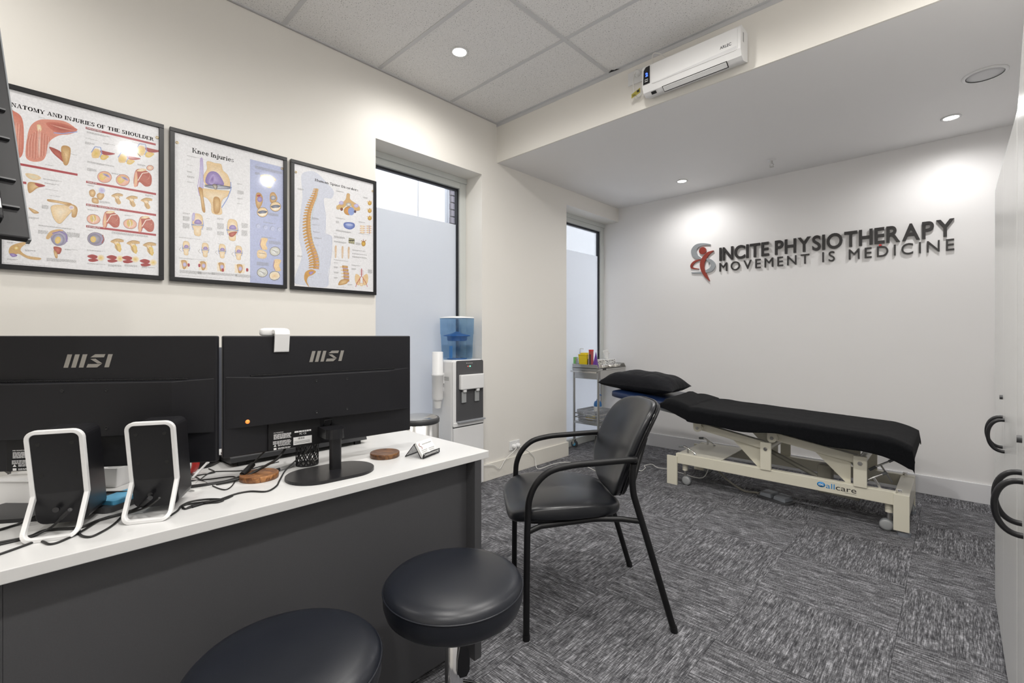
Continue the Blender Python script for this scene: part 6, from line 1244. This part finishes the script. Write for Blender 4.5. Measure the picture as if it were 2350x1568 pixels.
for x, y, s in ((190, 1225, 1), (352, 1235, 1), (508, 1245, 1), (665, 1260, 1.2)):
    a.poly([(x-36*s, y-38), (x+34*s, y-36), (x+34*s, y+38), (x-36*s, y+36)], hexc('f0dcc0'), BONE2); a.blob([(x-25, y-35), (x+15, y-35), (x+25, y), (x+10, y+35), (x-10, y+35), (x-18, y)], BONE, BONED); a.ell(x+4, y, 15, 18, LAV, PUR2)
for x, y in ((228, 1228), (320, 1232), (520, 1272), (728, 1270)): a.blob([(x-8, y-12), (x+8, y-10), (x+8, y+12), (x-8, y+12)], RED, RED)
for x, y, s in ((915, 520, 1.25),): a.blob([(x-75, y-55), (x, y-60), (x+60, y-20), (x+30, y+10), (x+15, y+50), (x-25, y+40), (x-35, y)], BONE2, BONE); a.line([(x-60, y-30), (x, y-45), (x+50, y-10)], 0.003, hexc('6d7488')); a.line([(x-30, y-10), (x+40, y-20)], 0.002, INK)
a.blob([(805, 620), (840, 615), (862, 660), (850, 720), (820, 750), (800, 700)], BONE, BONED); a.blob([(812, 632), (840, 628), (838, 642), (815, 645)], RED, MUSD); a.ell(835, 668, 22, 24, PUR2, PUR); a.blob([(925, 620), (960, 610), (985, 660), (960, 700), (925, 690)], BONE, BONED); a.ell(950, 655, 24, 20, hexc('d8d6de'), hexc('6d7488'))
for x, y in ((858, 778), (970, 730)): a.ell(x, y, 47, 43, LINE); a.ell(x, y, 44, 40, BONE2, BONE); a.blob([(x-42, y), (x, y-15), (x+42, y-5), (x, y+18)], hexc('8d93a6'), hexc('4d5468')); a.blob([(x-30, y+15), (x+35, y+10), (x, y+34)], hexc('f5f0e6'), BONE2)
for x, y in ((818, 895), (880, 905), (940, 915), (1000, 922)): a.ell(x, y, 24, 24, hexc('9a9fb8'), hexc('b4bcdd')); a.ell(x+6, y+4, 15, 16, hexc('b4bcdd'), hexc('c8cee6'))
for x, y in ((868, 1050), (982, 1232)): a.blob([(x-20, y-50), (x+35, y-45), (x+20, y), (x+32, y+45), (x-15, y+45), (x-32, y+5)], hexc('f3d4a4'), BONE); a.line([(x-22, y-40), (x-32, y+5), (x-15, y+44)], 0.003, PUR)
a.blob([(815, 1110), (850, 1100), (892, 1125), (885, 1170), (820, 1165)], BONE2, BONE); a.line([(825, 1125), (885, 1135)], 0.002, LINE)
for x, y in ((965, 1112), (857, 1293), (962, 1320)): a.ell(x, y, 46, 40, LINE); a.ell(x, y, 43, 37, hexc('eef0f2'), hexc('c9c9bd')); [a.line([(x-30+k*8, y-15+k*4), (x+30-k*3, y+5+k*5)], 0.0012, hexc('7d7a70')) for k in range(4)]
a.blob([(930, 1300), (985, 1290), (1005, 1330), (960, 1350), (925, 1340)], BONE, BONE2)
for x, y, w, r in ((215, 292, 0.07, 2), (215, 325, 0.02, 1), (215, 372, 0.035, 1), (215, 425, 0.02, 3), (215, 465, 0.03, 4), (215, 515, 0.03, 2), (640, 530, 0.025, 3), (645, 590, 0.03, 8), (645, 655, 0.025, 3), (645, 700, 0.025, 2), (178, 780, 0.03, 3), (178, 810, 0.028, 9), (178, 870, 0.028, 10), (380, 830, 0.025, 1), (380, 905, 0.025, 6), (472, 825, 0.028, 4), (472, 870, 0.03, 12), (472, 940, 0.03, 8), (680, 870, 0.03, 10), (680, 930, 0.028, 12), (148, 988, 0.09, 2), (350, 1025, 0.035, 1), (478, 1045, 0.03, 1), (620, 1062, 0.035, 1), (148, 1165, 0.11, 2), (152, 1270, 0.09, 6), (305, 1285, 0.075, 5), (425, 1290, 0.115, 5), (628, 1305, 0.075, 6), (148, 1315, 0.22, 1), (795, 368, 0.03, 1), (795, 380, 0.14, 6), (795, 435, 0.025, 5), (905, 780, 0.055, 6), (865, 858, 0.065, 2), (850, 985, 0.075, 2), (915, 1020, 0.06, 7), (810, 1200, 0.06, 8)):
    a.text(x, y, w, r, 0.0011, 0.0026)
a.build('print', t, 'poster_ink')
# ---- spine
Y0, Y1 = 1.043, 1.584
t = poster('framed Human Spine Disorders poster, nearest the window', Y0, Y1)
a = Art(3.733, 370, 280, XS); a.sheet(Y0+0.015, Y1-0.015, PZ0+0.015, PZ1-0.015, WHITE)
# body silhouette
a.blob([(1190, 470), (1240, 430), (1320, 440), (1420, 540), (1468, 600), (1450, 660), (1385, 660), (1390, 740), (1400, 880), (1395, 960), (1450, 985), (1452, 1100), (1440, 1200), (1420, 1300), (1410, 1415), (1200, 1400), (1130, 1360), (1195, 1150), (1170, 1000), (1180, 800), (1200, 640)], hexc('dcdfe9'), hexc('c6ccde'))
a.line([(1380, 660), (1378, 720), (1400, 790), (1395, 900), (1400, 960), (1450, 985), (1452, 1100), (1430, 1280), (1410, 1400)], 0.0022, hexc('b8bfd6'))
a.title('Human Spine Disorders', (1306, 512), (1678, 600), 0.0150)
# vertebral column following the curve
cl = [(1318, 575, 20), (1310, 610, 22), (1296, 650, 25), (1278, 690, 27), (1262, 730, 28), (1248, 775, 29), (1240, 820, 30), (1238, 870, 31), (1238, 920, 32), (1244, 970, 33), (1254, 1020, 34), (1268, 1070, 36), (1284, 1120, 38), (1298, 1170, 40), (1304, 1215, 41), (1300, 1262, 40)]
cp_ = spline([(x, y, w) for x, y, w in cl], 2)
for i, p in enumerate(cp_[:-1]):
    q = cp_[i+1]; dx, dy = q.x-p.x, q.y-p.y; L_ = math.hypot(dx, dy); nx, ny = dy/L_, -dx/L_; w = p.z; d = 0.42
    f = lambda s, t_: (p.x+dx*t_+nx*s, p.y+dy*t_+ny*s)
    a.blob([f(w*0.15, 0.05), f(w*1.02, 0.0), f(w*0.92, d), f(w*1.02, 0.84), f(w*0.15, 0.86)], hexc('e6b163'), BONED); a.poly([f(w*0.15, 0.86), f(w*1.0, 0.86), f(w*1.0, 1.0), f(w*0.15, 1.0)], PUR2 if i > 17 else hexc('d8a89a'))
    a.blob([f(-w*0.2, 0.1), f(w*0.2, 0.0), f(w*0.15, 0.9), f(-w*0.3, 0.8)], hexc('c9923f'), BONED); a.blob([f(-w*1.25, 0.75+0.2*(i > 20)), f(-w*0.9, 0.35), f(-w*0.2, 0.1), f(-w*0.2, 0.55), f(-w*0.8, 0.9)], hexc('e0a850'), BONED)
a.blob([(1225, 1290), (1275, 1265), (1315, 1285), (1290, 1310), (1250, 1330), (1238, 1370), (1258, 1415), (1235, 1390), (1215, 1345)], hexc('e0a850'), BONED); a.blob([(1255, 1290), (1295, 1285), (1270, 1312)], PUR2, PUR)
for k in range(6): a.line([(1226+k*2, 1310+k*14), (1246+k*1, 1322+k*14)], 0.0010, LINE)
a.line([(1322, 570), (1330, 640), (1290, 760), (1270, 900), (1290, 1040), (1340, 1150), (1345, 1230)], 0.0012, hexc('a9c9a9'))
# vertebra cross-section
a.blob([(1580, 620), (1605, 625), (1610, 670), (1680, 720), (1690, 760), (1640, 760), (1600, 705), (1550, 740), (1500, 755), (1495, 725), (1565, 675)], BONE, BONED, edge=LINE); a.line([(1490, 722), (1540, 740), (1600, 700), (1650, 735), (1690, 750)], 0.003, YEL)
a.ell(1595, 765, 42, 38, hexc('e9a45a'), BONED); a.ell(1617, 770, 28, 34, hexc('8fa2d6'), BLU); a.ell(1595, 712, 24, 16, hexc('f4efe6'), GREY); a.ell(1532, 698, 20, 16, LAV, PUR2); a.ell(1660, 722, 20, 16, LAV, PUR2); a.ell(1535, 752, 12, 14, MUSD, LINE); a.ell(1650, 772, 10, 12, hexc('5a3570'), LINE)
for x, y in ((1775, 700), (1775, 765), (1775, 828)): a.ell(x, y, 17, 19, YEL, BONED); a.line([(x-24, y-16), (x, y-8), (x+20, y-18)], 0.004, BONE); a.line([(x, y-8), (x, y-24)], 0.003, BONED)
a.blob([(1555, 870), (1590, 862), (1640, 872), (1645, 905), (1610, 925), (1570, 915), (1553, 895)], BLU, hexc('5e6eb0')); a.ell(1600, 885, 34, 12, LAV, BLU, 0.1)
for x in (1712, 1768):
    for k in range(4): a.poly([(x-16, 890+k*18), (x+16, 893+k*18), (x+16, 905+k*18), (x-16, 902+k*18)], BONE2, BONE); a.line([(x-24, 895+k*18), (x-12, 898+k*18)], 0.0018, MUS); a.line([(x+12, 898+k*18), (x+26, 900+k*18)], 0.0018, MUS)
a.line([(1770, 890), (1772, 965)], 0.003, PUR)
for k in range(3): a.poly([(1596+k*17, 995+k*3), (1612+k*17, 1000+k*3), (1610+k*17, 1045+k*3), (1594+k*17, 1040+k*3)], hexc('cfc9a0'), hexc('7d7a60')); a.poly([(1594+k*17, 1014), (1612+k*17, 1018), (1612+k*17, 1024), (1594+k*17, 1021)], INK)
a.ell(1722, 1045, 18, 24, YEL, BONED); a.line([(1702, 1018), (1722, 1035), (1745, 1015)], 0.004, BONED); a.line([(1722, 1030), (1720, 1008)], 0.003, MUSD)
for k, x in enumerate((1484, 1542, 1595)):
    a.blob([(x-4, 1062+k*6), (x+7, 1064+k*6), (x+10, 1090+k*5), (x+8, 1125+k*4), (x+4, 1165+k*3), (x-6, 1165+k*3), (x-8, 1120+k*4), (x-9, 1085+k*5)], hexc('ead6c0'), hexc('d8bfa2')); a.line([(x+(3 if k-1 else 0), 1066+k*6), (x-(4 if k-1 else 0), 1095+k*5), (x, 1120+k*4)], 0.0016, hexc('c08a50'))
for k in range(5):
    x, y = 1570+k*3-abs(k-2)*2, 1245+k*28; a.poly([(x-26, y-14), (x+22, y-8), (x+22, y+12), (x-26, y+8)], hexc('d9b27a'), BONED); a.poly([(x-24, y+8), (x+22, y+12), (x+22, y+18), (x-24, y+14)], PUR2); a.line([(x-44, y), (x-26, y-2)], 0.005, BONE)
a.blob([(1505, 1395), (1530, 1355), (1590, 1350), (1580, 1385), (1530, 1400)], BONE, BONED)
for s in (-1, 1): a.blob([(1705+s*15, 1325), (1705+s*45, 1305), (1705+s*56, 1335), (1705+s*48, 1385), (1705+s*22, 1400), (1705+s*10, 1360)], hexc('e9c9a0'), BONE, edge=BONED); a.line([(1705, 1320), (1705+s*16, 1345), (1705+s*40, 1385), (1705+s*50, 1415)], 0.0032, hexc('b8323a')); a.line([(1705+s*16, 1345), (1705+s*12, 1400)], 0.002, hexc('b8323a'))
a.line([(1706, 1258), (1705, 1322)], 0.0045, hexc('b8323a'))
for k in range(4): a.line([(1690, 1272+k*12), (1722, 1276+k*12)], 0.0016, hexc('b8323a'))
a.ell(1705, 1395, 16, 14, BONE2, BONE)
for x, y, w, r in ((1158, 570, 0.035, 4), (1280, 820, 0.04, 5), (1285, 880, 0.04, 2), (1290, 940, 0.045, 2), (1300, 990, 0.045, 3), (1310, 1055, 0.045, 1), (1330, 1300, 0.03, 1), (1155, 1145, 0.03, 4), (1255, 1330, 0.04, 1), (1486, 575, 0.04, 1), (1486, 590, 0.05, 3), (1720, 645, 0.03, 4), (1486, 820, 0.06, 3), (1486, 850, 0.02, 6), (1486, 925, 0.10, 4), (1680, 855, 0.045, 3), (1680, 955, 0.08, 2), (1468, 955, 0.03, 1), (1470, 978, 0.07, 5), (1470, 1020, 0.08, 4), (1655, 1035, 0.035, 6), (1625, 1095, 0.09, 3), (1625, 1125, 0.10, 3), (1625, 1150, 0.10, 4), (1468, 1180, 0.10, 2), (1468, 1205, 0.03, 2), (1468, 1240, 0.025, 4), (1468, 1285, 0.03, 4), (1468, 1330, 0.025, 4), (1620, 1225, 0.06, 3), (1620, 1255, 0.03, 4), (1760, 1265, 0.03, 10), (1585, 1390, 0.03, 4), (1490, 1416, 0.15, 1)):
    a.text(x, y, w, r, 0.0011, 0.0026)
a.build('print', t, 'poster_ink')
# ================================================================== SIGN ON THE BACK WALL
SD = 0.018
sg = thing('wall_sign', 'raised black lettered clinic sign with red and silver emblem on the back wall', 'sign', (-0.95, YB, 1.70))
def row(txt, x0, x1, z0, cap, off, sp, wsp, stretch, depth, key):
    ms = {}
    for c in set(txt):
        if c != ' ':
            me = text_mesh(c, off, 0.5, 5); vs = [tuple(p.co) for p in me.vertices]; fs = [tuple(p.vertices) for p in me.polygons]; bpy.data.meshes.remove(me)
            mnx = min(p[0] for p in vs); mxx = max(p[0] for p in vs); ms[c] = (vs, fs, mnx, mxx-mnx)
    hh = ms['E']; zb = min(p[1] for p in hh[0]); kz = cap/(max(p[1] for p in hh[0])-zb); tot = sum((ms[c][3]+sp) if c != ' ' else wsp for c in txt)-sp; kx = (x1-x0)/tot; x = x0; done = {}
    for c in txt:
        if c == ' ': x += wsp*kx; continue
        vs, fs, mnx, w = ms[c]
        if c not in done:
            b = MB(); b.add([((p[0]-mnx)*kx, -(p[2]+0.5)*depth, (p[1]-zb)*kz) for p in vs], fs); o = b.build('letter', 'sign_black', sg); done[c] = o
        else: o = share(done[c], 'letter', sg, (0, 0, 0))
        o.location = (x+0.95, 0, z0-1.70); x += (w+sp)*kx
row('INCITE PHYSIOTHERAPY', -1.646, 0.0, 1.906, 0.126, 0.020, 0.085, 0.27, 1.0, SD, 'a')
row('MOVEMENT IS MEDICINE', -1.646, 0.0, 1.803, 0.082, 0.0, 0.30, 0.55, 1.15, SD*0.9, 'b')
def sz(zx, zy): p = at(1560+zx/3.56, 480+zy/3.56, 1, YB-0.012); return Vector((p.x, p.z))
def swoosh(name, m, pts, y0, depth):
    C_ = [sz(x, y) for x, y, w in pts]; Wd = [w/3.56/1064*5.15*0.5 for x, y, w in pts]
    S_ = spline([(c.x, c.y, w) for c, w in zip(C_, Wd)], 6); L_, R_ = [], []
    for i, p in enumerate(S_):
        d = S_[min(i+1, len(S_)-1)]-S_[max(i-1, 0)]; n = Vector((-d.y, d.x)).normalized(); w = max(0.001, p.z); L_.append((p.x+n.x*w, p.y+n.y*w)); R_.append((p.x-n.x*w, p.y-n.y*w))
    b = MB(); k = len(S_)
    vs = [(q[0], y0, q[1]) for q in L_]+[(q[0], y0, q[1]) for q in R_]+[(q[0], y0-depth, q[1]) for q in L_]+[(q[0], y0-depth, q[1]) for q in R_]; fs = []
    for i in range(k-1): fs += [(i, i+1, k+i+1, k+i), (2*k+i, 3*k+i, 3*k+i+1, 2*k+i+1), (i, 2*k+i, 2*k+i+1, i+1), (k+i, k+i+1, 3*k+i+1, 3*k+i)]
    fs += [(0, k, 3*k, 2*k), (k-1, 3*k-1, 4*k-1, 2*k-1)]
    b.add(vs, fs); return b.build(name, m, sg, world=True)
swoosh('emblem_swoosh', 'sign_silver', [(250, 290, 6), (195, 287, 15), (140, 303, 30), (114, 343, 40), (132, 385, 30), (165, 402, 14), (185, 408, 4)], YB, 0.014)
swoosh('emblem_swoosh', 'sign_silver', [(205, 402, 4), (248, 420, 20), (272, 455, 32), (255, 492, 30), (205, 512, 18), (150, 520, 11), (95, 519, 5)], YB, 0.014)
swoosh('emblem_swoosh', 'sign_silver', [(208, 405, 4), (232, 425, 11), (238, 456, 4)], YB, 0.010)
swoosh('emblem_swoosh', 'sign_red', [(170, 413, 6), (122, 430, 16), (96, 460, 18), (104, 482, 13), (156, 490, 4)], YB, 0.012)
swoosh('emblem_figure', 'sign_red', [(277, 340, 4), (230, 366, 24), (198, 408, 32), (183, 450, 32), (190, 500, 26), (214, 545, 20), (244, 588, 3)], YB, 0.018)
hc = sz(187, 340); part('emblem_head', 'sign_red', sg, lambda b: b.cyl((hc.x, YB, hc.y), (hc.x, YB-0.018, hc.y), 0.035, 32), world=True)
rc = sz(1638, 295); part('red_sticker', 'red_plastic', sg, lambda b: b.box((rc.x-0.008, YB-0.017, rc.y-0.006), (rc.x+0.008, YB-0.0005, rc.y+0.006)), world=True)
